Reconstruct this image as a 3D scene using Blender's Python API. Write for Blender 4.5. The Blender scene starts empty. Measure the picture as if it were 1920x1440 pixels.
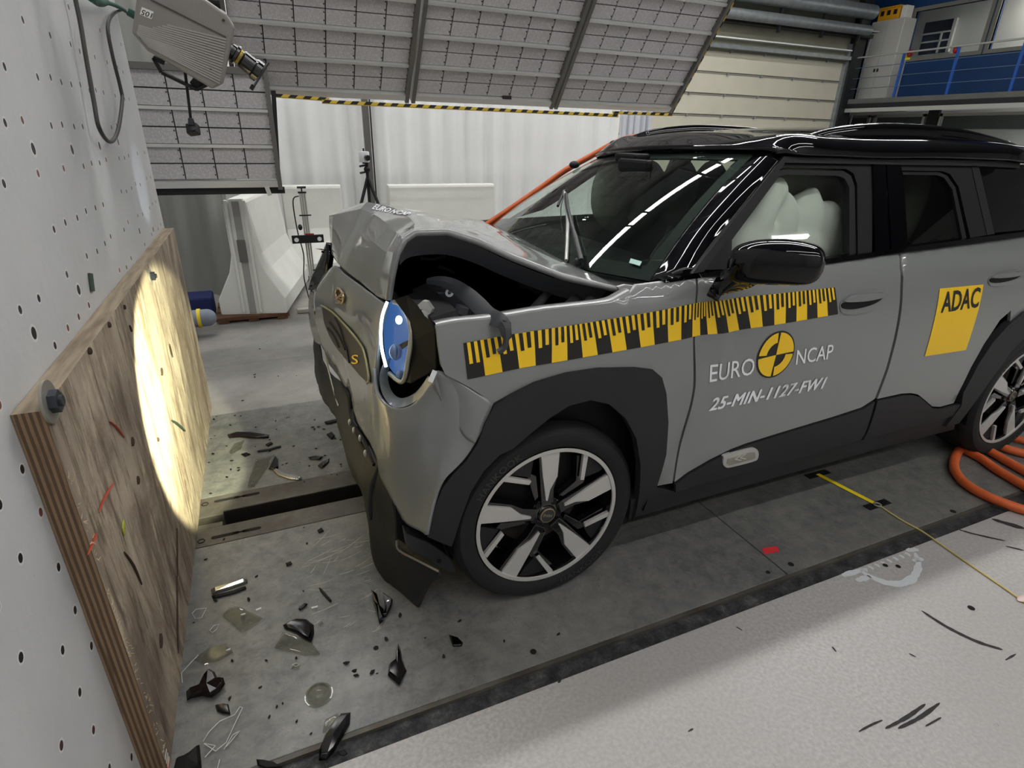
import bpy, bmesh, math, random
from mathutils import Vector, Matrix, noise
random.seed(7)
S = bpy.context.scene
COL = S.collection
R_ = math.radians

# ------------------------------------------------------------------ camera
FPX = 1065.41
CAM = Vector((0.68252, -1.32997, 1.47789))
CR = Vector((0.918104, -0.395852, 0.019644)).normalized()
CF = Vector((0.370079, 0.838480, -0.399991)).normalized()
CU = CR.cross(CF).normalized()
cd = bpy.data.cameras.new('camera'); co = bpy.data.objects.new('camera', cd); COL.objects.link(co)
co.matrix_world = Matrix(((CR.x, CU.x, -CF.x, CAM.x), (CR.y, CU.y, -CF.y, CAM.y), (CR.z, CU.z, -CF.z, CAM.z), (0, 0, 0, 1)))
cd.sensor_fit = 'HORIZONTAL'; cd.sensor_width = 36; cd.lens = FPX/1920*36; cd.clip_start = 0.02; cd.clip_end = 100
S.camera = co

# ------------------------------------------------------------------ world, light, exposure
w = bpy.data.worlds.new('world'); S.world = w; w.use_nodes = True
w.node_tree.nodes['Background'].inputs[0].default_value = (0.95, 0.97, 1.0, 1)
w.node_tree.nodes['Background'].inputs[1].default_value = 0.18
S.view_settings.view_transform = 'Standard'; S.view_settings.look = 'None'
S.view_settings.gamma = 1; S.view_settings.use_curve_mapping = False
S.view_settings.exposure = 0.0
def area(name, loc, target, sx, sy, power, col=(1, 1, 1)):
    l = bpy.data.lights.new(name, 'AREA'); l.shape = 'RECTANGLE'; l.size = sx; l.size_y = sy; l.energy = power; l.color = col
    o = bpy.data.objects.new(name, l); COL.objects.link(o); o.location = loc
    d = Vector(target)-Vector(loc); o.rotation_euler = d.to_track_quat('-Z', 'Y').to_euler()
    return o

# ------------------------------------------------------------------ helpers
def U(px, py, x=None, y=None, z=None):
    """the point of the place seen at a pixel, on the plane x=, y= or z="""
    d = CF + CR*((px-960)/FPX) - CU*((py-720)/FPX)
    if x is not None: t = (x-CAM.x)/d.x
    elif y is not None: t = (y-CAM.y)/d.y
    else: t = (z-CAM.z)/d.z
    return CAM + d*t

ORG = {}
def tag(o, label=None, cat=None, group=None, kind=None):
    if label: o['label'] = label
    if cat: o['category'] = cat
    if group: o['group'] = group
    if kind: o['kind'] = kind
    return o
def thing(name, label, cat, loc=(0, 0, 0), group=None):
    o = bpy.data.objects.new(name, None); COL.objects.link(o); o.location = loc; o.empty_display_size = .05
    ORG[o] = Vector(loc)
    return tag(o, label, cat, group)
def put(name, bm, mat, parent=None, loc=None, smooth=None, label=None, bevel=0, weld=False):
    """links a bmesh (world coordinates) as one mesh object"""
    org = ORG[parent] if parent is not None else Vector(loc if loc is not None else (0, 0, 0))
    if weld: bmesh.ops.remove_doubles(bm, verts=bm.verts, dist=1e-5)
    bmesh.ops.translate(bm, verts=bm.verts, vec=-org)
    me = bpy.data.meshes.new(name); bm.to_mesh(me); bm.free()
    for m in (mat if isinstance(mat, (list, tuple)) else [mat]): me.materials.append(m)
    if smooth is not None:
        me.polygons.foreach_set('use_smooth', [True]*len(me.polygons))
        me.set_sharp_from_angle(angle=R_(smooth))
    o = bpy.data.objects.new(name, me); COL.objects.link(o)
    if parent is not None: o.parent = parent
    else: o.location = org
    ORG[o] = org
    if bevel:
        b = o.modifiers.new('bevel', 'BEVEL'); b.width = bevel; b.segments = 2; b.limit_method = 'ANGLE'; b.angle_limit = R_(40)
    if label: o['label'] = label
    return o
def struct(name, bm, mat, **k):
    o = put(name, bm, mat, **k); o['kind'] = 'structure'; return o
def kids(o): return [c for c in bpy.data.objects if c.parent == o]
def copy_tree(o, parent=None):
    c = o.copy(); COL.objects.link(c)
    if parent is not None: c.parent = parent
    for ch in kids(o): copy_tree(ch, c)
    return c
def NB(): return bmesh.new()
def box(bm, lo, hi, M=None, mi=0):
    x0, y0, z0 = lo; x1, y1, z1 = hi
    P = [(x0, y0, z0), (x1, y0, z0), (x1, y1, z0), (x0, y1, z0), (x0, y0, z1), (x1, y0, z1), (x1, y1, z1), (x0, y1, z1)]
    vs = [bm.verts.new((M @ Vector(p)) if M else p) for p in P]
    for f in ((0, 3, 2, 1), (4, 5, 6, 7), (0, 1, 5, 4), (1, 2, 6, 5), (2, 3, 7, 6), (3, 0, 4, 7)):
        bm.faces.new([vs[i] for i in f]).material_index = mi
    return bm
def frame_of(d):
    d = d.normalized(); a = Vector((0, 0, 1)) if abs(d.z) < .9 else Vector((1, 0, 0))
    s = d.cross(a).normalized(); return s, s.cross(d).normalized()
def bar(bm, a, b, w, h, mi=0, up=None):
    """rectangular bar from a to b"""
    a = Vector(a); b = Vector(b); d = (b-a).normalized()
    if up is None: s, t = frame_of(d)
    else: s = d.cross(Vector(up)).normalized(); t = s.cross(d)
    vs = [bm.verts.new(p+s*i*w/2+t*j*h/2) for p in (a, b) for i, j in ((-1, -1), (1, -1), (1, 1), (-1, 1))]
    for f in ((0, 1, 2, 3), (7, 6, 5, 4), (0, 4, 5, 1), (1, 5, 6, 2), (2, 6, 7, 3), (3, 7, 4, 0)):
        bm.faces.new([vs[i] for i in f]).material_index = mi
    return bm
def tube(bm, pts, r, seg=10, mi=0, closed=False, cap=True):
    pts = [Vector(p) for p in pts]; n = len(pts); rings = []
    rr = r if isinstance(r, (list, tuple)) else [r]*n
    s = None
    for i, p in enumerate(pts):
        d = (pts[(i+1) % n]-pts[i-1]) if closed else (pts[min(i+1, n-1)]-pts[max(i-1, 0)])
        d = d.normalized()
        if s is None: s, t = frame_of(d)
        else:
            s = (s-d*s.dot(d)).normalized(); t = s.cross(d)
        rings.append([bm.verts.new(p+(s*math.cos(a)+t*math.sin(a))*rr[i]) for a in [2*math.pi*k/seg for k in range(seg)]])
    for i in range(n if closed else n-1):
        A = rings[i]; Bq = rings[(i+1) % n]
        for k in range(seg): bm.faces.new((A[k], A[(k+1) % seg], Bq[(k+1) % seg], Bq[k])).material_index = mi
    if cap and not closed:
        bm.faces.new(rings[0][::-1]).material_index = mi; bm.faces.new(rings[-1]).material_index = mi
    return bm
def cyl(bm, a, b, r0, r1=None, seg=24, mi=0):
    return tube(bm, [a, b], [r0, r0 if r1 is None else r1], seg, mi)
def ball(bm, c, r, sc=(1, 1, 1), seg=16, mi=0):
    k = bmesh.ops.create_uvsphere(bm, u_segments=seg, v_segments=max(6, seg//2), radius=r)
    for v in k['verts']: v.co = Vector((v.co.x*sc[0], v.co.y*sc[1], v.co.z*sc[2]))+Vector(c)
    for f in {f for v in k['verts'] for f in v.link_faces}: f.material_index = mi
    return bm
def prism(bm, poly, vec, mi=0):
    """closed polygon (3D points, planar) pushed along vec"""
    vec = Vector(vec); A = [bm.verts.new(p) for p in poly]; Bq = [bm.verts.new(Vector(p)+vec) for p in poly]
    fs = [bm.faces.new(A[::-1]), bm.faces.new(Bq)]; n = len(A)
    for i in range(n): fs.append(bm.faces.new((A[i], A[(i+1) % n], Bq[(i+1) % n], Bq[i])))
    for f in fs: f.material_index = mi
    bmesh.ops.recalc_face_normals(bm, faces=fs)
    bmesh.ops.triangulate(bm, faces=fs[:2], ngon_method='BEAUTY')
    return bm
def lathe(bm, prof, c, axis='y', seg=64, mi=0):
    """profile (radius, along) turned about an axis through c"""
    c = Vector(c); rings = []
    for r, h in prof:
        ring = []
        for k in range(seg):
            a = 2*math.pi*k/seg; u, v = r*math.cos(a), r*math.sin(a)
            ring.append(bm.verts.new(c+(Vector((u, h, v)) if axis == 'y' else Vector((u, v, h)) if axis == 'z' else Vector((h, u, v)))))
        rings.append(ring)
    fs = []
    for A, Bq in zip(rings, rings[1:]):
        for k in range(seg):
            f = bm.faces.new((A[k], A[(k+1) % seg], Bq[(k+1) % seg], Bq[k])); f.material_index = mi; fs.append(f)
    bmesh.ops.recalc_face_normals(bm, faces=fs)
    return bm
def cr(pts, n=6, closed=False):
    """Catmull-Rom through points"""
    P = [Vector(p) for p in pts]; m = len(P); out = []
    for i in range(m if closed else m-1):
        if closed: a, b, c, d = P[i-1], P[i], P[(i+1) % m], P[(i+2) % m]
        else: a, b, c, d = P[max(i-1, 0)], P[i], P[i+1], P[min(i+2, m-1)]
        for k in range(n):
            t = k/n
            out.append(.5*((2*b)+(c-a)*t+(2*a-5*b+4*c-d)*t*t+(3*b-a-3*c+d)*t*t*t))
    if not closed: out.append(P[-1])
    return out
def lin(pts, n):
    P = [Vector(p) for p in pts]; out = []
    for a, b in zip(P, P[1:]): out += [a.lerp(b, k/n) for k in range(n)]
    return out+[P[-1]]
def loft(bm, rows, nu=5, nv=5, mi=0, fn=None, flip=False, ten=0):
    """smooth surface through a grid of 3D points; ten 0..1 = how straight between them"""
    def c_(p, n): return [a.lerp(b, ten) for a, b in zip(cr(p, n), lin(p, n))] if ten else cr(p, n)
    rows = [c_(r, nu) for r in rows]
    cols = [c_([r[i] for r in rows], nv) for i in range(len(rows[0]))]
    H = len(cols[0]); Wd = len(cols)
    V = [[bm.verts.new(fn(cols[j][i], j/(Wd-1), i/(H-1)) if fn else cols[j][i]) for j in range(Wd)] for i in range(H)]
    for i in range(H-1):
        for j in range(Wd-1):
            q = (V[i][j], V[i][j+1], V[i+1][j+1], V[i+1][j])
            bm.faces.new(q[::-1] if flip else q).material_index = mi
    return V
def solid(o, t, off=-1):
    m = o.modifiers.new('thickness', 'SOLIDIFY'); m.thickness = t; m.offset = off; return o
def skin_panel(bm, poly, surf, t=.012, cell=.035, mi=0, back=1):
    """panel cut from a (x,z) outline, bent onto y = surf(x,z), with thickness"""
    from mathutils.geometry import delaunay_2d_cdt
    P = [Vector((p[0], p[1])) for p in poly]; Q = [P[0]]
    for p in P[1:]:
        if (p-Q[-1]).length > 1e-5: Q.append(p)
    if (Q[-1]-Q[0]).length < 1e-5: Q.pop()
    # split long edges so the outline follows the curved surface
    E_ = []
    for i, p in enumerate(Q):
        q = Q[(i+1) % len(Q)]; k = max(1, int((q-p).length/cell)); E_ += [p.lerp(q, j/k) for j in range(k)]
    n_ = len(E_)
    def inside(x, y):
        c = False; j = n_-1
        for i in range(n_):
            a, b = E_[i], E_[j]
            if (a.y > y) != (b.y > y) and x < (b.x-a.x)*(y-a.y)/(b.y-a.y)+a.x: c = not c
            j = i
        return c
    def near(x, y): return any((x-e.x)**2+(y-e.y)**2 < (cell*.45)**2 for e in E_)
    xs = [p.x for p in E_]; zs = [p.y for p in E_]; pts = list(E_)
    x = min(xs)+cell/2; row = 0
    while x < max(xs):
        z = min(zs)+cell/2*(1+row % 2)
        while z < max(zs):
            if inside(x, z) and not near(x, z): pts.append(Vector((x, z)))
            z += cell
        x += cell*.87; row += 1
    V_, _, F_, _, _, _ = delaunay_2d_cdt(pts, [(i, (i+1) % n_) for i in range(n_)], [], 1, 1e-6)
    tmp = bmesh.new(); tv = [tmp.verts.new((v.x, 0, v.y)) for v in V_]
    for f in F_:
        cx_ = sum(V_[i].x for i in f)/3; cy_ = sum(V_[i].y for i in f)/3
        if inside(cx_, cy_): tmp.faces.new([tv[i] for i in f])
    bmesh.ops.delete(tmp, geom=[v for v in tmp.verts if not v.link_faces], context='VERTS')
    bmesh.ops.recalc_face_normals(tmp, faces=tmp.faces)
    flip = tmp.faces[:][0].normal.y > 0 if tmp.faces[:] else False
    A = {}; Bk = {}
    for v in tmp.verts:
        y = surf(v.co.x, v.co.z)
        A[v] = bm.verts.new((v.co.x, y, v.co.z)); Bk[v] = bm.verts.new((v.co.x, y+t*back, v.co.z))
    for f in tmp.faces:
        q = f.verts[:]
        if flip: q = q[::-1]
        try:
            g = bm.faces.new([A[v] for v in q]); g.material_index = mi
            g = bm.faces.new([Bk[v] for v in q[::-1]]); g.material_index = mi
        except ValueError: pass
    for e in tmp.edges:
        if len(e.link_faces) == 1:
            a, b = e.verts
            q = (A[a], A[b], Bk[b], Bk[a])
            try: bm.faces.new(q).material_index = mi
            except ValueError: pass
    tmp.free()
    bmesh.ops.recalc_face_normals(bm, faces=bm.faces)
    return bm

# ------------------------------------------------------------------ materials
def _mat(name):
    m = bpy.data.materials.new(name); m.use_nodes = True
    nt = m.node_tree; return m, nt, nt.nodes['Principled BSDF']
def srgb(r, g, b): return tuple(((c/255)/12.92 if c/255 <= .04045 else ((c/255+.055)/1.055)**2.4) for c in (r, g, b))+(1,)
def mat(name, col, rough=.5, metal=0, coat=0, emit=None, estr=0, trans=0, ior=1.45, var=0, vscale=8, bump=0, bscale=60, alpha=1, spec=None):
    m, nt, b = _mat(name); c = srgb(*col)
    b.inputs['Base Color'].default_value = c; b.inputs['Roughness'].default_value = rough; b.inputs['Metallic'].default_value = metal
    b.inputs['Coat Weight'].default_value = coat; b.inputs['Coat Roughness'].default_value = .02
    b.inputs['Transmission Weight'].default_value = trans; b.inputs['IOR'].default_value = ior; b.inputs['Alpha'].default_value = alpha
    if spec is not None: b.inputs['Specular IOR Level'].default_value = spec
    if emit: b.inputs['Emission Color'].default_value = srgb(*emit); b.inputs['Emission Strength'].default_value = estr
    tc = nt.nodes.new('ShaderNodeTexCoord')
    if var:
        n = nt.nodes.new('ShaderNodeTexNoise'); n.inputs['Scale'].default_value = vscale; n.inputs['Detail'].default_value = 6
        nt.links.new(tc.outputs['Object'], n.inputs['Vector'])
        r = nt.nodes.new('ShaderNodeValToRGB'); r.color_ramp.elements[0].position = .3; r.color_ramp.elements[1].position = .7
        r.color_ramp.elements[0].color = tuple(k*(1-var) for k in c[:3])+(1,); r.color_ramp.elements[1].color = tuple(min(1, k*(1+var)) for k in c[:3])+(1,)
        nt.links.new(n.outputs['Fac'], r.inputs['Fac']); nt.links.new(r.outputs['Color'], b.inputs['Base Color'])
    if bump:
        n = nt.nodes.new('ShaderNodeTexNoise'); n.inputs['Scale'].default_value = bscale; n.inputs['Detail'].default_value = 4
        nt.links.new(tc.outputs['Object'], n.inputs['Vector'])
        bp = nt.nodes.new('ShaderNodeBump'); bp.inputs['Strength'].default_value = bump; bp.inputs['Distance'].default_value = .01
        nt.links.new(n.outputs['Fac'], bp.inputs['Height']); nt.links.new(bp.outputs['Normal'], b.inputs['Normal'])
    return m
class NT:
    """small node builder"""
    def __init__(s, name): s.m, s.nt, s.b = _mat(name); s.tc = s.nt.nodes.new('ShaderNodeTexCoord').outputs['Object']
    def lk(s, a, b): s.nt.links.new(a, b)
    def _in(s, sock, v):
        if hasattr(v, 'links'): s.lk(v, sock)
        else: sock.default_value = v
    def math(s, op, a, b=0, c=None):
        n = s.nt.nodes.new('ShaderNodeMath'); n.operation = op; s._in(n.inputs[0], a); s._in(n.inputs[1], b)
        if c is not None: s._in(n.inputs[2], c)
        return n.outputs[0]
    def noise(s, scale, detail=5, vec=None, rough=.5, dist=0, sc=None):
        n = s.nt.nodes.new('ShaderNodeTexNoise'); n.inputs['Scale'].default_value = scale; n.inputs['Detail'].default_value = detail
        n.inputs['Roughness'].default_value = rough; n.inputs['Distortion'].default_value = dist
        v = vec or s.tc
        if sc:
            mp = s.nt.nodes.new('ShaderNodeMapping'); mp.inputs['Scale'].default_value = sc; s.lk(v, mp.inputs['Vector']); v = mp.outputs[0]
        s.lk(v, n.inputs['Vector']); return n.outputs['Fac']
    def vor(s, scale, feat='F1', vec=None, out='Distance', sc=None):
        n = s.nt.nodes.new('ShaderNodeTexVoronoi'); n.inputs['Scale'].default_value = scale; n.feature = feat
        v = vec or s.tc
        if sc:
            mp = s.nt.nodes.new('ShaderNodeMapping'); mp.inputs['Scale'].default_value = sc; s.lk(v, mp.inputs['Vector']); v = mp.outputs[0]
        s.lk(v, n.inputs['Vector']); return n.outputs[out]
    def ramp(s, f, stops):
        n = s.nt.nodes.new('ShaderNodeValToRGB'); e = n.color_ramp.elements
        while len(e) < len(stops): e.new(.5)
        for k, (p, c) in zip(e, stops): k.position = p; k.color = c if len(c) == 4 else srgb(*c)
        s.lk(f, n.inputs[0]); return n.outputs[0]
    def mix(s, f, a, b):
        n = s.nt.nodes.new('ShaderNodeMix'); n.data_type = 'RGBA'; s._in(n.inputs[0], f)
        s._in(n.inputs[6], a if hasattr(a, 'links') or len(a) == 4 else srgb(*a)); s._in(n.inputs[7], b if hasattr(b, 'links') or len(b) == 4 else srgb(*b)); return n.outputs[2]
    def sep(s, v=None):
        n = s.nt.nodes.new('ShaderNodeSeparateXYZ'); s.lk(v or s.tc, n.inputs[0]); return n.outputs
    def comb(s, x, y, z):
        n = s.nt.nodes.new('ShaderNodeCombineXYZ')
        for i, v in enumerate((x, y, z)): s._in(n.inputs[i], v)
        return n.outputs[0]
    def bump(s, h, st=.3, d=.01):
        n = s.nt.nodes.new('ShaderNodeBump'); n.inputs['Strength'].default_value = st; n.inputs['Distance'].default_value = d
        s.lk(h, n.inputs['Height']); s.lk(n.outputs[0], s.b.inputs['Normal'])
    def fin(s, col=None, rough=None, metal=None):
        if col is not None: s._in(s.b.inputs['Base Color'], col)
        if rough is not None: s._in(s.b.inputs['Roughness'], rough)
        if metal is not None: s._in(s.b.inputs['Metallic'], metal)
        return s.m
# ------------------------------------------------------------------ lamps of the hall: fluorescent strips under the ceiling
CEIL = 7.2
m_tube = mat('lit tube', (250, 252, 255), .4, emit=(253, 252, 250), estr=42)
m_fixt = mat('lamp housing white', (215, 216, 214), .5)
def strip_light(a, b, label, k=.07):
    a = Vector(a); b = Vector(b)
    t = thing('strip_light', label, 'ceiling light', (a+b)/2, 'strip lights under the hall ceiling')
    put('housing', bar(NB(), a+Vector((0, 0, .06)), b+Vector((0, 0, .06)), .16, .06, up=(0, 0, 1)), m_fixt, t)
    put('fluorescent_tube', bar(NB(), a, b, k, .05, up=(0, 0, 1)), m_tube, t)
    return t
LZ = 6.4
strip_light((-2.5, -2.9, LZ), (9.5, -2.9, LZ), 'long lit ceiling strip light over the bright floor in front of the car', .085)
strip_light((-2.5, 2.5, LZ), (9.5, 2.5, LZ), 'long lit ceiling strip light directly above the light banks', .20)
strip_light((-2.5, 8.2, LZ), (14, 8.2, LZ), 'long lit ceiling strip light over the back of the hall', .16)
strip_light((-3.5, -6.0, LZ), (12, -6.0, LZ), 'long lit ceiling strip light farthest behind the camera', .09)
strip_light((-2.5, 5.3, LZ), (14, 5.3, LZ), 'long lit ceiling strip light above the white curtain', .15)

# ------------------------------------------------------------------ the hall
# light grey painted concrete floor
n = NT('painted concrete floor')
c1 = n.ramp(n.noise(1.3, 6), [(.3, (168, 164, 161)), (.7, (184, 180, 177))])
c2 = n.mix(n.ramp(n.noise(90, 3), [(.35, (0, 0, 0)), (.7, (255, 255, 255))]), (160, 157, 154), c1)
c3 = n.mix(n.math('GREATER_THAN', n.noise(5, 8, rough=.8), .66), c2, (150, 144, 138))
n.bump(n.noise(140, 3), .08, .003)
m_floor = n.fin(c3, .42)
# worn dark steel platform
n = NT('worn steel plate')
c1 = n.ramp(n.noise(2.2, 8, rough=.65), [(.25, (68, 70, 71)), (.5, (86, 87, 87)), (.75, (108, 107, 104))])
c1 = n.mix(n.ramp(n.noise(17, 8, rough=.7, dist=.3), [(.36, (0, 0, 0)), (.72, (215, 215, 215))]), c1, (140, 138, 131))
sw = n.noise(1.6, 3, sc=(3, 9, 1), dist=1.5)
c2 = n.mix(n.ramp(sw, [(.5, (0, 0, 0)), (.75, (130, 130, 130))]), c1, (132, 130, 124))
c2 = n.mix(n.ramp(n.noise(1.1, 2), [(.45, (0, 0, 0)), (.62, (110, 110, 110))]), c2, (138, 135, 127))
sp = n.noise(22, 8, rough=.75)
c3 = n.mix(n.ramp(sp, [(.50, (0, 0, 0)), (.74, (150, 150, 150))]), c2, (54, 52, 48))
c4 = n.mix(n.ramp(n.noise(34, 6, rough=.7), [(.56, (0, 0, 0)), (.70, (170, 170, 170))]), c3, (46, 44, 44))
n.bump(n.noise(30, 6), .10, .003)
m_steel = n.fin(c4, n.ramp(n.noise(6, 5), [(.3, (150, 150, 150)), (.7, (180, 180, 180))]), .1)
n = NT('rusty rail steel')
c1 = n.ramp(n.noise(5, 8, rough=.7), [(.3, (58, 55, 50)), (.55, (84, 80, 74)), (.75, (108, 103, 94))])
c2 = n.mix(n.ramp(n.noise(12, 6), [(.55, (0, 0, 0)), (.66, (160, 160, 160))]), c1, (74, 54, 38))
m_rail = n.fin(c2, .5, .3)
n = NT('old light concrete')
c1 = n.ramp(n.noise(3, 8, rough=.7), [(.3, (118, 115, 112)), (.7, (148, 144, 140))])
c2 = n.mix(n.ramp(n.noise(14, 7, rough=.75), [(.58, (0, 0, 0)), (.7, (200, 200, 200))]), c1, (94, 88, 84))
m_conc = n.fin(c2, .6)
n = NT('tarry joint strip')
c1 = n.ramp(n.noise(20, 8, rough=.75), [(.42, (34, 34, 36)), (.56, (62, 63, 64)), (.68, (104, 102, 98))])
n.bump(n.noise(45, 8), .8, .01)
m_joint = n.fin(c1, .6, .2)
m_dark = mat('dark void', (10, 8, 7), .8)
m_slot = mat('shaded rusty slot', (14, 10, 8), .7, var=.4, vscale=20)  # near-black: shade of the deep channel is put into this colour

XMIN, XMAX, YB, YF = -4.0, 22.0, 13.4, -8.0
bm = NB(); box(bm, (XMIN, YF, -.3), (XMAX, -.302, 0)); FLOOR = struct('floor', bm, m_floor)
bm = NB(); box(bm, (XMIN, -.302, -.3), (8, -.232, -.012)); struct('trim_1', bm, m_joint)
# bevelled steel lip along the joint
bm = NB(); bar(bm, (XMIN, -.235, -.010), (8, -.235, -.010), .014, .02, up=(0, 0, 1)); struct('trim_2', bm, m_rail)
bm = NB()
G = .0025
for x0, x1 in ((XMIN, -.9), (-.9, 2.31), (2.31, 4.6), (4.6, 8)):
    box(bm, (x0+G, -.226, -.3), (x1-G, .747-G, 0))
    box(bm, (x0+G, 1.095+G, -.3), (x1-G, 1.962-G, 0))
struct('floor_platform', bm, m_steel, bevel=.002)
bm = NB()
box(bm, (XMIN, .747, -.3), (8, .862, .001)); box(bm, (XMIN, .968, -.3), (8, 1.095, .001))
box(bm, (XMIN, .862, -.3), (.375, .893, .001)); box(bm, (XMIN, .945, -.3), (.375, .968, .001))
RAIL = struct('floor_guide_rails', bm, m_rail, bevel=.002)
bm = NB(); box(bm, (XMIN, .862, -.3), (8, .968, -.2)); struct('floor_channel', bm, m_slot)
bm = NB()
for y in (.8625, .9675): box(bm, (.376, y-.0012, -.2), (8, y+.0012, -.004))
struct('trim_5', bm, m_slot)  # thin sheets on the channel sides, carrying its shade as colour
bm = NB()
for y0, y1 in ((1.962, 2.757), (2.765, 5.3), (5.308, YB)): box(bm, (XMIN, y0, -.3), (8, y1, -.002 if y0 < 2 else -.004))
box(bm, (8, -.302, -.3), (XMAX, YB, -.004))
struct('floor_concrete', bm, m_conc, bevel=.002)
# slotted holes and hexagonal sockets in the rails, round sockets in the plates
def stadium(x0, x1, y, r, z=.0018):
    P = []
    for k in range(9): a = R_(-90+180*k/8); P.append(Vector((x1+r*math.cos(a), y+r*math.sin(a), z)))
    for k in range(9): a = R_(90+180*k/8); P.append(Vector((x0+r*math.cos(a), y+r*math.sin(a), z)))
    return P
m_hole = mat('shadowed hole', (14, 12, 12), .9)  # flat dark pieces; the shade inside the holes is put into the colour
bm = NB()
for y in (1.052, .790):
    for x0, x1 in ((.345, .43), (.455, .51)): prism(bm, stadium(x0, x1, y, .009), (0, 0, .0006))
    prism(bm, stadium(.42, .46, y, .004), (0, 0, .0006))
    ring = [Vector((.302+.013*math.cos(R_(60*k)), y-.006+.013*math.sin(R_(60*k)), .0022)) for k in range(7)]
    tube(bm, ring[:6], .002, 6, closed=True)
put('rail_slots', bm, m_hole, RAIL)
bm = NB()
for px, py, r in ((1440, 1073, .008), (1483, 1058, .011), (1787, 959, .012), (1000, 1222, .010), (1660, 1060, .009), (1684, 1062, .009), (1821, 1140, .011), (705, 1215, .008), (665, 1258, .006)):
    c = U(px, py, z=.001); cyl(bm, c, c+Vector((0, 0, .0012)), r, seg=16)
put('socket_hole', bm, m_hole, FLOOR, smooth=40)
# tyre skid marks and scratches on the light floor
m_skid = mat('black rubber mark', (48, 44, 44), .8, var=.3, vscale=60)
def mark(pts, w0, mtl=m_skid, name='skid_mark', parent=FLOOR, z=.0012):
    P = [U(a, b, z=z) for a, b in pts]; P = cr(P, 6); bm = NB(); L = []; m = len(P)
    for i, p in enumerate(P):
        d = (P[min(i+1, m-1)]-P[max(i-1, 0)]).normalized(); s = Vector((-d.y, d.x, 0))
        k = w0*(.25+.75*math.sin(math.pi*min(1, max(0, i/(m-1))))**.5)*(.8+.4*random.random())
        L.append((bm.verts.new(p+s*k/2), bm.verts.new(p-s*k/2)))
    for a, b in zip(L, L[1:]): bm.faces.new((a[0], a[1], b[1], b[0]))
    bmesh.ops.recalc_face_normals(bm, faces=bm.faces)
    if bm.faces[:][0].normal.z < 0: bmesh.ops.reverse_faces(bm, faces=bm.faces[:])
    return put(name, bm, mtl, parent)
for pts, w_ in (([(1728, 1145), (1775, 1175), (1830, 1202), (1880, 1218)], .016), ([(1798, 993), (1830, 1002), (1885, 1014)], .012), ([(1886, 1024), (1920, 1032)], .012),
                ([(1610, 1372), (1632, 1360), (1655, 1350)], .006), ([(1660, 1366), (1700, 1345), (1735, 1320)], .010), ([(1684, 1366), (1725, 1345), (1762, 1318)], .010), ([(1735, 1362), (1765, 1345)], .006),
                ([(1860, 973), (1900, 985), (1920, 990)], .03), ([(1042, 1262), (1050, 1275), (1046, 1280)], .008), ([(1560, 1212), (1568, 1222)], .006), ([(1380, 1175), (1392, 1182)], .005),
                ([(1704, 1225), (1718, 1232)], .006), ([(1885, 1238), (1905, 1226)], .006), ([(1290, 1372), (1300, 1366)], .005)):
    mark(pts, w_)
m_chalk = mat('faded white paint', (205, 208, 210), .7)
ring = [(1716, 1036), (1722, 1060), (1712, 1083), (1690, 1094), (1660, 1092), (1630, 1080), (1612, 1068)]
mark(ring, .03, m_chalk, 'painted_wing_logo')
for a in (((1579, 1079), (1625, 1066)), ((1606, 1089), (1632, 1080)), ((1700, 1032), (1722, 1030)), ((1712, 1052), (1730, 1047))): mark([a[0], ((a[0][0]+a[1][0])/2, (a[0][1]+a[1][1])/2), a[1]], .022, m_chalk, 'painted_wing_logo')
for i in range(8):
    x = 1616+i*11.5; y = 1066-i*4.2; mark([(x, y), (x+6, y-3+5), (x+10, y+6)], .013, m_chalk, 'painted_wing_logo')
# scuffs on the steel in front of the car
m_scuff = mat('bright scuff', (168, 166, 156), .5, .3)
for k in range(46):
    px, py = random.uniform(560, 720), random.uniform(1010, 1190); a = random.gauss(-.45, .25); l = random.uniform(12, 60)
    if px+l > 735 and py > 1100: continue
    mark([(px, py), (px+l*.5*math.cos(a), py+l*.5*math.sin(a)+1), (px+l*math.cos(a), py+l*math.sin(a))], random.uniform(.0012, .003), m_scuff, 'scuff', bpy.data.objects['floor_platform'])

# concrete crash block on the left
n = NT('drilled painted block')
o = n.sep(); Y, Z = o[1], o[2]
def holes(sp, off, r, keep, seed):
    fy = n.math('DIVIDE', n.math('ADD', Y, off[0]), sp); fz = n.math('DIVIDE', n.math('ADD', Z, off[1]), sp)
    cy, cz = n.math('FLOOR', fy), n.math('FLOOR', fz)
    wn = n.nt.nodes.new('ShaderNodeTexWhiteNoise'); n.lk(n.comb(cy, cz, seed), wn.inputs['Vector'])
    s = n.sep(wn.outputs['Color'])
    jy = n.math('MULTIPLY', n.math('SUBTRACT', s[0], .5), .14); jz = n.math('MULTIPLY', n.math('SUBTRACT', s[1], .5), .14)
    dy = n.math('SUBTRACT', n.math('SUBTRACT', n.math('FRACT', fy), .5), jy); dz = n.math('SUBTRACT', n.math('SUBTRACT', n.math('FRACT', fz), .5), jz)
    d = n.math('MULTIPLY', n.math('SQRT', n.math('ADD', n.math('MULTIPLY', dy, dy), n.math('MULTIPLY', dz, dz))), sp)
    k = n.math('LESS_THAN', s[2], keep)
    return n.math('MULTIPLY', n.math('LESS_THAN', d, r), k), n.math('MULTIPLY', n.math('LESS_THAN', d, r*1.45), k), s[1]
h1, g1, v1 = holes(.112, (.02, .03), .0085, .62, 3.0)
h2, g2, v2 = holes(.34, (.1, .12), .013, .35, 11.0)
base = n.ramp(n.noise(2.0, 5), [(.3, (188, 190, 192)), (.7, (202, 202, 201))])
base = n.mix(n.ramp(n.noise(1.1, 4, sc=(1, 2.2, .7)), [(.52, (0, 0, 0)), (.72, (150, 150, 150))]), base, (190, 180, 172))
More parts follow.
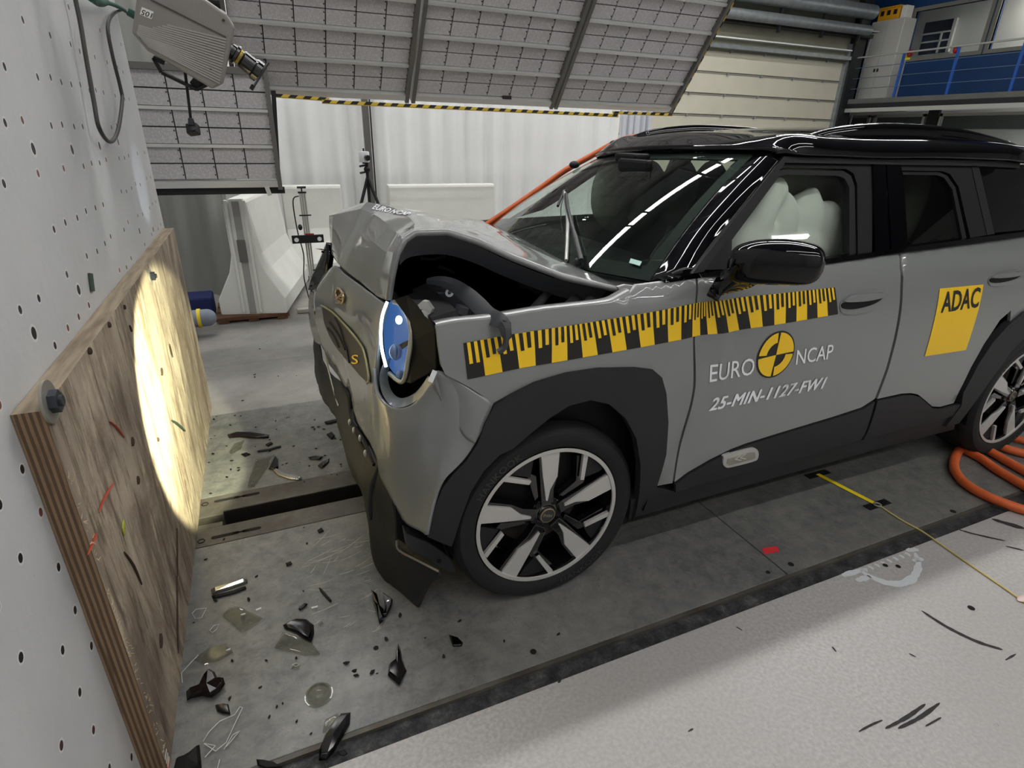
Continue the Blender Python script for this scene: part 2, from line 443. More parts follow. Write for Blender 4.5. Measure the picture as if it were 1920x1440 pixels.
base = n.mix(n.math('GREATER_THAN', n.noise(9, 9, rough=.8), .71), base, (140, 128, 124))
base = n.mix(n.math('GREATER_THAN', n.noise(16, 6, rough=.8), .735), base, (228, 226, 222))
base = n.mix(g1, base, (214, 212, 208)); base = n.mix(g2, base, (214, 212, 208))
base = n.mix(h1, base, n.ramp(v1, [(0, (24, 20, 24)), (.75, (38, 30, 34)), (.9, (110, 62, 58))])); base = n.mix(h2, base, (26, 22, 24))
n.bump(n.math('ADD', n.noise(30, 5), n.math('MULTIPLY', n.math('ADD', h1, h2), -3)), .3, .006)
m_block = n.fin(base, .5)
bm = NB(); box(bm, (-1.6, -.492, 0), (.234, 2.15, 3.4)); struct('wall_left', bm, m_block)

# outer walls and ceiling
m_wallg = mat('hall wall grey', (176, 177, 178), .8, var=.08, vscale=1)
m_ceil = mat('ceiling dark grey', (92, 94, 98), .9)
bm = NB(); box(bm, (XMIN-.2, YF, 0), (XMIN, YB, CEIL)); struct('wall_far_left', bm, m_wallg)
bm = NB(); box(bm, (XMIN, YF-.2, 0), (XMAX, YF, CEIL)); struct('wall_front', bm, m_wallg)
bm = NB(); box(bm, (XMIN, YF, CEIL), (XMAX, YB+.2, CEIL+.2)); struct('ceiling', bm, m_ceil)
bm = NB(); box(bm, (XMIN, YB, 0), (XMAX, YB+.2, CEIL)); struct('wall_back', bm, mat('hall back wall', (120, 122, 120), .8))

# sectional door in the back wall
YD = 11.85
def V(px, py): return U(px, py, y=YD)
dxR = V(1556, 235).x; dxL = V(1180, 235).x-2.5
zs = [V(1450, b).z for b in (105, 147, 184, 222)]; pitch = (zs[0]-zs[3])/3
m_door = mat('cream door panel', (192, 188, 171), .45, var=.04, vscale=2)
m_gal = mat('galvanised steel', (150, 156, 158), .4, .7, var=.15, vscale=8)
m_black = mat('black painted steel', (24, 25, 28), .5)
door = thing('door_1', 'cream sectional hall door with horizontal panels behind the car', 'door', ((dxL+dxR)/2, YD, 0)); door['kind'] = 'structure'
z = zs[0]
while z > .05:
    bm = NB(); box(bm, (dxL, YD, max(0, z-pitch+.03)), (dxR, YD+.05, z)); put('door_panel', bm, m_door, door, bevel=.012)
    bm = NB(); box(bm, (dxL, YD-.015, z-.016), (dxR, YD+.01, z+.016))
    put('panel_seam', bm, mat('seam grey', (128, 126, 118), .5) if z == zs[0] else bpy.data.materials['seam grey'], door)
    for k in range(5):
        xx = dxR-.7-1.15*k; bm = NB(); box(bm, (xx-.02, YD-.06, z-.035), (xx+.02, YD, z+.03)); put('hinge', bm, m_gal, door)
    z -= pitch
# dim overhead band above the door with tracks and ducts
ztop = zs[0]
m_lint = mat('dim lintel panel', (134, 134, 118), .6, var=.06, vscale=3)
bm = NB(); box(bm, (dxL, YD-.02, ztop+.02), (dxR+.3, YD+.1, CEIL)); struct('wall_lintel', bm, m_lint)
def hbar(name, py, px, th, dep, mtl, x0=None, x1=None, lab=None):
    p = V(px, py); bm = NB(); box(bm, (dxL if x0 is None else x0, YD-.1-dep, p.z-th/2), (dxR if x1 is None else x1, YD-.1, p.z+th/2)); return bm
t = thing('door_track_beam', 'dark steel track beam crossing above the cream sectional door', 'beam', (dxR-1, YD-.3, V(1450, 58).z))
put('rail', hbar('', 52, 1450, .10, .25, m_black, x1=dxR+.5), m_black, t); put('flange', hbar('', 44, 1450, .03, .4, m_gal, x1=dxR+.5), m_gal, t)
put('lower_rail', hbar('', 98, 1450, .09, .12, m_gal), m_gal, t); put('middle_rail', hbar('', 82, 1450, .03, .10, m_fixt), m_fixt, t)
t = thing('ventilation_duct', 'grey pipe run under the ceiling above the door track beam', 'duct', (dxR-1, YD-.6, V(1450, 20).z))
p = V(1540, 20)
put('pipe', cyl(NB(), (dxL, YD-.5, p.z), (dxR+.1, YD-.5, p.z), .17, seg=20), m_gal, t, smooth=40)
put('lower_pipe', cyl(NB(), (dxL, YD-.5, p.z-.42), (dxR+.1, YD-.5, p.z-.42), .12, seg=20), m_gal, t, smooth=40)
put('upper_pipe', cyl(NB(), (dxL, YD-.5, p.z+.6), (dxR+.2, YD-.5, p.z+.6), .2, seg=20), m_gal, t, smooth=40)
for xx in (dxR-.2, dxR-1.6, dxR-3.1):
    put('hanger', bar(NB(), (xx, YD-.45, p.z-.7), (xx, YD-.45, CEIL), .07, .07), m_black, t)
# door frame post
t = thing('door_post', 'black steel post at the right edge of the cream sectional door', 'post', (dxR+.2, YD-.1, 0))
put('column', box(NB(), (dxR+.06, YD-.2, 0), (dxR+.46, YD, CEIL)), m_black, t)
put('guide_rail', box(NB(), (dxR-.03, YD-.12, 0), (dxR+.06, YD, V(1560, 80).z)), m_gal, t)
put('conduit', bar(NB(), (dxR+.52, YD-.25, 1.9), (dxR+.52, YD-.25, 4.4), .03, .03), m_gal, t)

# right-hand building inside the hall: mezzanine, blue wall, offices
XS = V(1568, 213).x+.12; XW = XS+1.4
def W(px, py): return U(px, py, x=XW)
def Sx(px, py): return U(px, py, x=XS)
zb, zt = Sx(1700, 200).z, Sx(1700, 181).z; zt = max(zb+.2, zt)
m_slab = mat('mezzanine grey edge', (92, 92, 90), .7, var=.1, vscale=3); m_blue = mat('blue wall panel', (16, 54, 100), .55, var=.08, vscale=3)
m_bluep = mat('blue railing steel', (26, 78, 156), .45); m_alu = mat('light aluminium frame', (176, 178, 172), .4, .4); m_white = mat('white wall', (224, 222, 216), .7)
bm = NB(); box(bm, (XS, YF, zb), (XW, YB-.2, zt)); struct('floor_mezzanine', bm, m_slab)
bm = NB(); box(bm, (XS-.05, YF, zb-.10), (XS+.02, YB-.2, zb)); struct('trim_3', bm, m_alu)
bm = NB(); box(bm, (XS-.03, YF, zb), (XS, YB-.2, zb+.12)); struct('trim_4', bm, m_black)
w1 = [W(1700, 110), W(1716, 30), W(1851, 0)]
wz0, wz1 = W(1760, 103).z, W(1716, 24).z+.02
yA, yB_ = W(1697, 110).y, W(1836, 92).y           # first window: far and near edge
yC = W(1853, 92).y
bm = NB()
box(bm, (XW, yA, zt), (XW+.12, YB, CEIL)); box(bm, (XW, yC-4, zt), (XW+.12, yA, wz0)); box(bm, (XW, yC-4, wz1), (XW+.12, yA, CEIL))
box(bm, (XW, yC, wz0), (XW+.12, yB_, wz1)); box(bm, (XW, yC-4, wz0), (XW+.12, yC-3.2, wz1))
struct('wall_right_upper', bm, m_blue)
bm = NB(); box(bm, (XW, YF, zt), (XW+.12, yC-4, CEIL)); struct('wall_right_grey', bm, m_wallg)
m_glass = mat('clear window glass', (235, 240, 240), .02, trans=1, ior=1.1, spec=.3)
for i, (a, b) in enumerate(((yA, yB_), (yC, yC-3.2))):
    t = thing('window_%d' % (i+1), ['interior office window with grey frame in the blue wall', 'second office window at the right edge of the blue wall'][i], 'window', (XW, (a+b)/2, wz0)); t['kind'] = 'structure'
    bm = NB(); k = .09
    box(bm, (XW-.03, b, wz0-k), (XW+.05, a, wz0)); box(bm, (XW-.03, b, wz1), (XW+.05, a, wz1+k)); box(bm, (XW-.03, a, wz0-k), (XW+.05, a+k, wz1+k)); box(bm, (XW-.03, b-k, wz0-k), (XW+.05, b, wz1+k))
    put('window_frame', bm, mat('grey window frame', (112, 112, 104), .5) if i == 0 else bpy.data.materials['grey window frame'], t)
    put('pane', box(NB(), (XW+.05, b, wz0), (XW+.056, a, wz1)), m_glass, t)
# bright office behind
bm = NB(); XO = XW+1.15
box(bm, (XO, YF, zt), (XO+.1, YB, wz1+.6)); box(bm, (XW+.12, YF, wz1+.3), (XO, YB, wz1+.4)); box(bm, (XW+.12, YB-.3, zt), (XO, YB-.2, wz1+.6)); box(bm, (XW+.12, YF, zt), (XO, YF+.1, wz1+.6))
struct('wall_office', bm, m_white)
bm = NB(); box(bm, (XW+.3, 3, wz1+.26), (XW+.9, 9, wz1+.3)); t = thing('office_ceiling_lamp', 'bright ceiling lamp inside the upper office behind the window', 'ceiling light', (XW+1.3, 6, wz1+.28)); put('diffuser', bm, mat('lit office panel', (255, 250, 240), .5, emit=(255, 248, 236), estr=9), t)
# dark inner window seen through the first pane
def O(px, py, dx=0): return U(px, py, x=XO-.02-dx)
t = thing('window_3', 'dark inner window with white glazing bars seen through the office window', 'window', O(1745, 75)); t['kind'] = 'structure'
a, b = O(1723, 96), O(1788, 60); zt3 = O(1730, 44).z; zb3 = O(1722, 100).z-.05
put('pane', box(NB(), (XO-.02, b.y, zb3), (XO+.02, a.y, zt3)), mat('night window blue grey', (72, 78, 96), .3), t)
put('blind', box(NB(), (XO-.05, b.y, zt3-.28), (XO-.02, a.y, zt3)), mat('dark roller blind', (52, 54, 66), .6), t)
bm = NB(); bar(bm, (XO-.05, a.y, zt3-.3), (XO-.05, b.y, zt3-.3), .04, .04); bar(bm, (XO-.05, (a.y*.35+b.y*.65), zb3), (XO-.05, (a.y*.35+b.y*.65), zt3-.3), .04, .04)
bar(bm, (XO-.05, a.y, (zb3+zt3)/2-.1), (XO-.05, b.y, (zb3+zt3)/2-.1), .04, .04); bar(bm, (XO-.05, b.y, zb3), (XO-.05, b.y, zt3), .08, .08)
put('glazing_bars', bm, m_white, t)
# railing on the mezzanine edge
rt = thing('railing', 'blue mezzanine railing with thin cross wires and a pale handrail', 'railing', (XS, 6, zt))
zr = Sx(1750, 92).z
put('handrail', cyl(NB(), (XS, YF+1, zr), (XS, YB-.8, zr), .022, seg=10), m_alu, rt, smooth=40)
for k in (1, 2, 3):
    zz = zt+(zr-zt)*k/4; put('cross_wire', cyl(NB(), (XS, YF+1, zz), (XS, YB-.8, zz), .008, seg=8), mat('thin wire', (84, 100, 124), .5) if k == 1 else bpy.data.materials['thin wire'], rt, smooth=40)
for px, py in ((1580, 205), (1672, 190), (1772, 180), (1893, 168)):
    y = Sx(px, py).y; put('post', bar(NB(), (XS+.02, y, zb+.1), (XS+.02, y, zr), .035, .06, up=(0, 1, 0)), m_bluep, rt)
for y in (3.2, 1.4, -.4): put('post', bar(NB(), (XS+.02, y, zb+.1), (XS+.02, y, zr), .035, .06, up=(0, 1, 0)), m_bluep, rt)
# cabinet with crates on top
cx = XW-.08
c0, c1 = U(1603, 186, x=XW-.5), U(1660, 182, x=XW-.5); ctz = U(1690, 33, x=XW-.5).z
t = thing('storage_cabinet', 'tall light grey two-door cabinet on the mezzanine', 'cabinet', (XW-.25, (c0.y+c1.y)/2, zt))
ya, yb = min(c0.y, YB-.4), c1.y
m_cab = mat('cabinet grey', (178, 178, 172), .6)
put('body', box(NB(), (XW-.5, yb, zt), (XW-.02, ya, ctz)), m_cab, t, bevel=.01)
ym = (ya+yb)/2
for s, (q0, q1) in enumerate(((yb+.01, ym-.006), (ym+.006, ya-.01))):
    d = put('door', box(NB(), (XW-.52, q0, zt+.04), (XW-.5, q1, ctz-.02)), m_cab, t, bevel=.004)
    yy = ym+(-.05 if s == 0 else .05); put('handle', box(NB(), (XW-.54, yy-.02, zt+.75), (XW-.52, yy+.02, zt+.83)), m_black, d)
m_crate = mat('orange yellow plastic crate', (206, 150, 30), .5)
yy = ya-.1
for k, (l, lab) in enumerate(((.62, 'yellow plastic crate on top of the grey cabinet'), (.0, ''))):
    if l == 0: break
    t = thing('plastic_crate', lab, 'crate', (XW-.28, yy-.3, ctz))
    put('body', box(NB(), (XW-.47, yy-.62, ctz), (XW-.09, yy, ctz+.32)), m_crate, t, bevel=.015)
    for q in range(3): put('grip_hole', box(NB(), (XW-.475, yy-.17-q*.19, ctz+.12), (XW-.468, yy-.07-q*.19, ctz+.24)), m_black, t)
    put('rim', box(NB(), (XW-.49, yy-.64, ctz+.29), (XW-.07, yy+.02, ctz+.33)), m_crate, t, bevel=.01)
for k in range(3):
    bm = NB(); y0 = yy-.665-k*.045; box(bm, (XW-.45, y0-.035, ctz), (XW-.15, y0, ctz+.30)); t = put('file_binder', bm, m_white, loc=(XW-.3, y0-.02, ctz), bevel=.005)
    tag(t, ['pale binder standing next to the yellow crate', 'pale binder in the middle of three on the cabinet', 'pale binder nearest the right end of the cabinet'][k], 'binder', 'binders on the grey cabinet')
# warning lamps and yellow sign at the railing
for (px, py, lab) in ((1706, 100, 'small red knob behind the railing beside the yellow tag'), (1793, 93, 'small red lantern behind the railing in front of the right part of the office window')):
    p = U(px, py, x=XS+.1); bm = NB(); ball(bm, p, .07, (1, 1, 1.3)); t = put('warning_lamp', bm, mat('red plastic', (150, 26, 30), .4) if 'red plastic' not in bpy.data.materials else bpy.data.materials['red plastic'], loc=p, smooth=60); tag(t, lab, 'lamp')
p = U(1701, 107, x=XS+.14); t = put('warning_tag', box(NB(), (p.x, p.y-.08, p.z-.06), (p.x+.01, p.y+.08, p.z+.06)), mat('yellow tag', (240, 226, 40), .5), loc=p); tag(t, 'small yellow tag hanging at the mezzanine railing', 'sign')
# lower offices under the mezzanine
m_teal = mat('grey green glazing', (112, 124, 126), .15, coat=.4, var=.1, vscale=1)
bm = NB(); box(bm, (XW, YF, 0), (XW+.1, YB, 1.0)); box(bm, (XW+.9, YF, 0), (XW+1, YB, zb)); struct('wall_right_lower', bm, m_white)
for i, (pa, pb) in enumerate(((1570, 1634), (1642, 1738), (1765, 1990))):
    a, b = W(pa, 215).y, W(min(pb, 1990), 215).y
    t = thing('window_%d' % (i+4), ['narrow glazed office front below the mezzanine, next to the black post', 'middle glazed office front below the mezzanine', 'wide glazed office front below the mezzanine at the right edge'][i], 'window', (XW, (a+b)/2, 1)); t['kind'] = 'structure'
    bm = NB(); k = .07
    box(bm, (XW-.05, b, zb-.12-k), (XW+.02, a, zb-.12)); box(bm, (XW-.05, a-k, 1), (XW+.02, a, zb-.12)); box(bm, (XW-.05, b, 1), (XW+.02, b+k, zb-.12)); box(bm, (XW-.05, b, .95), (XW+.02, a, 1.02))
    put('window_frame', bm, m_alu, t)
    put('pane', box(NB(), (XW-.02, b, 1), (XW-.012, a, zb-.12)), m_glass, t)
bm = NB(); y = W(1752, 215).y; box(bm, (XW-.06, y-.14, 0), (XW+.04, y+.14, zb)); t = put('support_column', bm, m_black, loc=(XW, y, 0)); tag(t, 'black support column between the office fronts under the mezzanine', 'column')
bm = NB(); box(bm, (XW+.86, 5.6, 1.9), (XW+.89, YB, zb-.1)); t = put('dim_room_sheet', bm, mat('dim room grey', (86, 90, 88), .7), loc=(XW+.87, 8, 1.9)); tag(t, 'grey sheet coloured as the dim depth of the office below the mezzanine', 'panel')  # sheet whose grey carries the dimness at the back of the office
bm = NB(); box(bm, (XW+.3, -2, zb-.2), (XW+.5, 7.5, zb-.16)); t = thing('office_strip_lamp', 'lit strip lamp inside the lower glazed office', 'ceiling light', (XW+.4, 3, zb-.18)); put('diffuser', bm, mat('lit lower office panel', (250, 252, 255), .5, emit=(245, 250, 255), estr=9), t)
# ------------------------------------------------------------------ plywood crash face bolted to the block
def UP(px, py, P0, n):
    d = CF + CR*((px-960)/FPX) - CU*((py-720)/FPX); n = Vector(n); return CAM + d*(n.dot(Vector(P0)-CAM)/n.dot(d))
XB = .283
n = NT('battered plywood face')
base = n.ramp(n.noise(3.0, 8, sc=(1, 1.3, .45), rough=.62, dist=.6), [(.28, (92, 80, 68)), (.42, (134, 119, 103)), (.55, (160, 145, 127)), (.72, (188, 173, 153))])
gr = n.noise(16, 7, sc=(1, 1.6, .22), rough=.7, dist=.4)
base = n.mix(n.ramp(gr, [(.50, (0, 0, 0)), (.64, (235, 235, 235))]), base, (84, 68, 50))
base = n.mix(n.ramp(n.noise(5, 8, sc=(1, 1, .5), rough=.75, dist=.8), [(.50, (0, 0, 0)), (.62, (200, 200, 200))]), base, (104, 86, 68))
base = n.mix(n.ramp(n.noise(24, 6, sc=(1, 1, .3), rough=.7), [(.54, (0, 0, 0)), (.68, (210, 210, 210))]), base, (206, 190, 162))
base = n.mix(n.ramp(n.noise(2.6, 5, sc=(1, 1.2, .8)), [(.54, (0, 0, 0)), (.68, (190, 190, 190))]), base, (62, 50, 40))
base = n.mix(n.ramp(n.noise(9, 7, rough=.8, dist=1), [(.70, (0, 0, 0)), (.74, (255, 255, 255))]), base, (52, 42, 34))
n.bump(n.math('ADD', gr, n.noise(40, 6, sc=(1, 1, .3))), .55, .008)
m_ply = n.fin(base, .75)
n = NT('plywood plies edge')
o = n.sep(); f = n.math('FRACT', n.math('MULTIPLY', o[0], 95))
c = n.mix(n.math('LESS_THAN', f, .5), (128, 104, 78), (84, 66, 48)); c = n.mix(n.ramp(n.noise(30, 5, sc=(3, .3, .3)), [(.5, (0, 0, 0)), (.7, (200, 200, 200))]), c, (70, 54, 38))
m_plyedge = n.fin(c, .8)
n = NT('plywood top edge')
c = n.ramp(n.noise(20, 6, sc=(3, .3, 1)), [(.3, (112, 98, 82)), (.7, (162, 146, 124))]); m_plytop = n.fin(c, .8)
bd = thing('plywood_board', 'large worn plywood crash board bolted to the drilled concrete block', 'board', (.26, .97, 0))
bm = NB()
ny, nz = 60, 30; y0b, y1b, ztb = -.166, 2.10, 1.012
grid = {}
for i in range(ny+1):
    for j in range(nz+1):
        y = y0b+(y1b-y0b)*i/ny; z = ztb*j/nz
        d = noise.noise(Vector((y*6, z*3, 1)))*.0015-(.006*max(0, noise.noise(Vector((y*3, z*2, 9)))) if 0 < i < ny and 0 < j < nz else 0)
        ch = .004*abs(noise.noise(Vector((y*30, z*30, 2)))) if i in (0,) or j == nz else 0
        grid[i, j] = bm.verts.new((XB+d-ch, y+(ch if i == 0 else 0), z-(ch if j == nz else 0)))
back = {}
for k in grid:
    i, j = k
    if i in (0, ny) or j in (0, nz): back[k] = bm.verts.new((.235, grid[k].co.y, grid[k].co.z))
for i in range(ny):
    for j in range(nz): bm.faces.new((grid[i, j], grid[i+1, j], grid[i+1, j+1], grid[i, j+1])).material_index = 0
for i in range(ny):
    bm.faces.new((grid[i, nz], grid[i+1, nz], back[i+1, nz], back[i, nz])).material_index = 2
    bm.faces.new((back[i, 0], back[i+1, 0], grid[i+1, 0], grid[i, 0])).material_index = 1
for j in range(nz):
    bm.faces.new((back[0, j], grid[0, j], grid[0, j+1], back[0, j+1])).material_index = 1
    bm.faces.new((back[ny, j+1], grid[ny, j+1], grid[ny, j], back[ny, j])).material_index = 1
put('panel', bm, [m_ply, m_plyedge, m_plytop], bd, smooth=35)
m_bolt = mat('bolt steel', (70, 74, 82), .35, .8); m_wash = mat('washer steel', (150, 146, 136), .4, .5)
for px, py, r in ((89, 754, .030), (280, 518, .022)):
    c = U(px, py, x=XB); wsh = put('washer', cyl(NB(), c, c+Vector((.005, 0, 0)), r*1.35, seg=32), m_wash, bd, smooth=40)
    bm = NB(); hexp = [c+Vector((.005, r*.72*math.cos(R_(60*k+12)), r*.72*math.sin(R_(60*k+12)))) for k in range(6)]; prism(bm, hexp, (.014, 0, 0)); cyl(bm, c+Vector((.017, 0, 0)), c+Vector((.024, 0, 0)), r*.35, seg=12); put('bolt', bm, m_bolt, wsh)
# splinters, gouges, paint traces on the board
m_gouge = mat('dark gouge', (58, 42, 30), .9); m_redm = mat('red paint trace', (168, 70, 48), .7); m_yelm = mat('yellow green fibre', (150, 160, 40), .6); m_grn = mat('dark green tape', (44, 62, 52), .6)
def bmark(pts, wd, m, t=.0015):
    P = [U(a, b, x=XB+.002) for a, b in pts]; bm = NB(); tube(bm, cr(P, 3), [wd*(.3+.7*math.sin(math.pi*(k+.5)/(3*(len(P)-1)+1))) for k in range(3*(len(P)-1)+1)], 5); return put('gouge' if m is m_gouge else 'paint_trace', bm, m, bd)
for pts, wd, m in (([(206, 790), (218, 800), (233, 820)], .003, m_redm), ([(186, 960), (198, 930), (214, 905)], .003, m_redm), ([(232, 975), (231, 990), (234, 1003)], .004, m_yelm),
                   ([(233, 1035), (250, 1060), (266, 1096)], .0035, m_gouge), ([(322, 788), (334, 796), (347, 808)], .006, m_grn), ([(233, 572), (234, 580)], .005, m_gouge), ([(204, 604), (205, 614)], .006, m_gouge),
                   ([(168, 652), (169, 664)], .006, m_gouge), ([(318, 645), (324, 670)], .003, m_gouge), ([(303, 690), (304, 704)], .005, m_gouge), ([(243, 610), (247, 622)], .004, m_gouge),
                   ([(248, 820), (249, 836)], .006, m_gouge), ([(258, 893), (259, 908)], .006, m_gouge), ([(301, 1188), (302, 1215)], .006, m_gouge), ([(332, 1080), (333, 1180), (335, 1225)], .003, m_gouge),
                   ([(332, 990), (333, 1080)], .0025, m_gouge), ([(296, 820), (297, 828)], .005, m_gouge), ([(165, 1040), (178, 1010), (180, 1000)], .003, m_redm)):
    bmark(pts, wd, m)
for k in range(60):
    y = random.uniform(-.15, .25); z = random.uniform(.05, .9); c = Vector((XB+.001, y0b+abs(random.gauss(0, .012)), z)); bm = NB() if k == 0 else bm
    cyl(bm, c, c+Vector((random.uniform(.002, .006), random.uniform(-.003, .006), random.uniform(-.012, .012))), .0009, .0002, 5)
put('splinters', bm, mat('raw wood splinter', (214, 190, 150), .8), bd)['kind'] = 'stuff'
bm = NB()
for px, py in ((316, 1405), (317, 1425)): pass
p = U(317, 1440, x=XB+.004); ps = put('reflector_strip', box(NB(), (XB+.001, p.y-.006, .02), (XB+.004, p.y+.022, U(317, 1400, x=XB).z)), mat('orange reflector', (226, 110, 70), .4, emit=(226, 110, 70), estr=0), bd)
for k in range(3): z = .03+k*.014; put('reflector_stripe', box(NB(), (XB+.004, p.y-.006, z), (XB+.0045, p.y+.022, z+.006)), m_fixt, ps)
# small pieces on the block
bm = NB(); prism(bm, [U(165, 512, x=.236), U(172, 513, x=.236), U(176, 546, x=.236), U(170, 547, x=.236)], (.003, 0, 0)); t = put('green_tape', bm, m_grn, loc=U(170, 530, x=.235)); tag(t, 'short strip of dark green tape on the drilled concrete block', 'tape')

# ------------------------------------------------------------------ high-speed camera above the board
m_hsc = mat('camera housing grey', (138, 134, 130), .45, .3, bump=.1, bscale=200); m_hscd = mat('camera groove dark', (70, 68, 66), .5); m_lens = mat('black lens', (14, 14, 16), .12, coat=1)
m_blk = mat('black plastic', (18, 18, 20), .45)
HC = U(345, 85, y=.9); vd = (HC-CAM).normalized()
f3 = (CR*.87-CU*.50+CF*.80).normalized(); n3 = (-vd-CU*.12); n3 = (n3-f3*n3.dot(f3)).normalized(); d3 = n3.cross(f3).normalized()
if d3.dot(CU) > 0: d3 = -d3
if n3.dot(CF) > 0: n3 = -n3            # towards the viewer
HC = U(345, 85, y=.9)
def H(px, py): return UP(px, py, HC, n3)
hsc = thing('high_speed_camera', 'grey ribbed high-speed camera mounted above the plywood board', 'camera', HC)
out = [(262, -45), (247, 62), (277, 96), (398, 167), (419, 157), (441, 52), (424, 26), (300, -60)]
body = put('housing', prism(NB(), [H(*p) for p in out], -n3*.13), m_hsc, hsc, bevel=.006)
bm = NB()
a0, a1 = H(258, 28), H(282, 84); b0, b1 = H(430, 72), H(412, 156)
for k in range(17):
    t_ = k/16; a = H(263-12*t_+ (26*max(0, t_-.55)/.45), 34+52*t_); b = H(424-12*t_, 74+82*t_)
    if k < 4: a = a.lerp(b, .30-.05*k)
    bar(bm, a+n3*.0015, b+n3*.0015, .0045, .004, up=n3)
put('cooling_rib', bm, mat('rib light grey', (166, 162, 158), .4, .3), body)
bm = NB(); bar(bm, H(280, -2)+n3*.0012, H(424, 70)+n3*.0012, .004, .003, up=n3); put('groove', bm, m_hscd, body)
for px, py in ((264, 70), (327, 99), (395, 131), (419, 38)):
    p = H(px, py); put('screw', cyl(NB(), p, p+n3*.003, .004, seg=12), m_bolt, body, smooth=40)
lab = [H(266, 13), H(288, 22), H(284, 36), H(262, 27)]
lo = put('number_label', prism(NB(), lab, n3*.0012), mat('label white', (228, 226, 222), .6), body)
def text_mesh(s, size=1, bold=0, shear=0, spacing=1):
    c = bpy.data.curves.new('txt', 'FONT'); c.body = s; c.size = size; c.offset = bold; c.shear = shear; c.space_character = spacing; c.resolution_u = 3
    o = bpy.data.objects.new('txt', c); COL.objects.link(o); dg = bpy.context.evaluated_depsgraph_get(); me = bpy.data.meshes.new_from_object(o.evaluated_get(dg))
    bm = bmesh.new(); bm.from_mesh(me); bpy.data.objects.remove(o); bpy.data.curves.remove(c); bpy.data.meshes.remove(me)
    xs = [v.co.x for v in bm.verts]; ys_ = [v.co.y for v in bm.verts]
    return bm, (min(xs), max(xs), min(ys_), max(ys_))
def text_on(s, fn, name, m, parent, bold=0, shear=0, cell=None, label=None, spacing=1, dup=()):
    """fn(u,v) maps the text box (0..1,0..1) to a point"""
    bm, (x0, x1, y0, y1) = text_mesh(s, 1, bold, shear, spacing)
    if cell:
        for k in range(1, cell):
            bmesh.ops.bisect_plane(bm, geom=bm.verts[:]+bm.edges[:]+bm.faces[:], plane_co=(x0+(x1-x0)*k/cell, 0, 0), plane_no=(1, 0, 0), dist=1e-7)
    base = bm.verts[:]+bm.edges[:]+bm.faces[:]
    for du, dv in dup:
        g = bmesh.ops.duplicate(bm, geom=base)['geom']
        bmesh.ops.translate(bm, verts=[e for e in g if isinstance(e, bmesh.types.BMVert)], vec=(du*(x1-x0), dv*(y1-y0), 0))
    for v in bm.verts: v.co = fn((v.co.x-x0)/(x1-x0), (v.co.y-y0)/(y1-y0))
    return put(name, bm, m, parent, label=label)
o_, r_, u_ = H(287.5, 25.5), H(267, 17)-H(288, 25), H(284, 34)-H(287.5, 25)
m_ink = mat('black ink', (20, 20, 22), .6)
text_on('105', lambda u, v: o_+r_*(u*.92+.04)+u_*v+n3*.0018, 'number', m_ink, lo, bold=.01)
# lens and mount
L0 = U(432, 97, y=.93)-n3*.03; L0 = H(432, 97)-n3*.065
prof = [(0, 0), (.026, 0), (.026, .012), (.032, .014), (.032, .022), (.024, .026), (.024, .036), (.030, .040), (.030, .075), (.035, .080), (.035, .098), (.028, .100), (.024, .094), (0, .090)]
def lathe_dir(bm, prof, c, d, seg=32, mi=0):
    s, t = frame_of(d); d = d.normalized(); rings = [[bm.verts.new(c+d*h+(s*math.cos(2*math.pi*k/seg)+t*math.sin(2*math.pi*k/seg))*max(r, 1e-5)) for k in range(seg)] for r, h in prof]; fs = []
    for A, Bq in zip(rings, rings[1:]):
        for k in range(seg): f = bm.faces.new((A[k], A[(k+1) % seg], Bq[(k+1) % seg], Bq[k])); f.material_index = mi; fs.append(f)
    bmesh.ops.recalc_face_normals(bm, faces=fs); return bm
ld = (U(500, 128, y=.93)-U(432, 97, y=.93)).normalized(); ld = (f3*.75+ld*.25).normalized()
lens = put('lens', lathe_dir(NB(), prof, L0, f3), m_lens, hsc, smooth=35)
put('mount_ring', lathe_dir(NB(), [(.020, .026), (.0255, .026), (.0255, .034), (.020, .034)], L0, f3), mat('brass ring', (150, 130, 70), .35, .8), lens, smooth=40)
pc = L0+f3*.104; s_, t_ = d3, n3
put('front_plate', prism(NB(), [pc+d3*a+n3*b for a, b in ((-.045, -.02), (.045, -.02), (.045, .02), (-.045, .02))], f3*.004), m_bolt, lens)
put('clamp', bar(NB(), pc+d3*.045, pc+d3*.062, .008, .012), m_blk, lens)
# bracket below the housing
def Hb(px, py, k=.065): return H(px, py)-n3*k
bm = NB()
pth = [Hb(284, 112), Hb(300, 140), Hb(368, 173), Hb(398, 158)]
for a, b in zip(pth, pth[1:]): bar(bm, a, b, .03, .009, up=d3)
bar(bm, Hb(284, 112), Hb(306, 122), .03, .012, up=d3); prism(bm, [Hb(368, 176), Hb(354, 160), Hb(364, 148), Hb(396, 158)], -n3*.03)
put('bracket', bm, m_blk, hsc)
bm = NB(); q_ = Hb(330, -5, .07); bar(bm, q_, Vector((q_.x, q_.y, 2.25)), .035, .035); bar(bm, Vector((.236, q_.y, 2.25)), Vector((q_.x+.02, q_.y, 2.25)), .04, .04); box(bm, (.234, q_.y-.07, 2.18), (.244, q_.y+.07, 2.32)); put('wall_arm', bm, m_blk, hsc)
bm = NB(); bar(bm, Hb(360, -10, .1), Hb(402, 8, .1), .03, .03); cyl(bm, Hb(395, 4, .08), Hb(412, 6, .08), .02, seg=16); put('upper_clamp', bm, m_blk, hsc)
put('connector', cyl(NB(), H(250, 30)-n3*.05, H(236, 22)-n3*.05, .012, seg=12), mat('green connector', (40, 84, 70), .5), hsc, smooth=40)
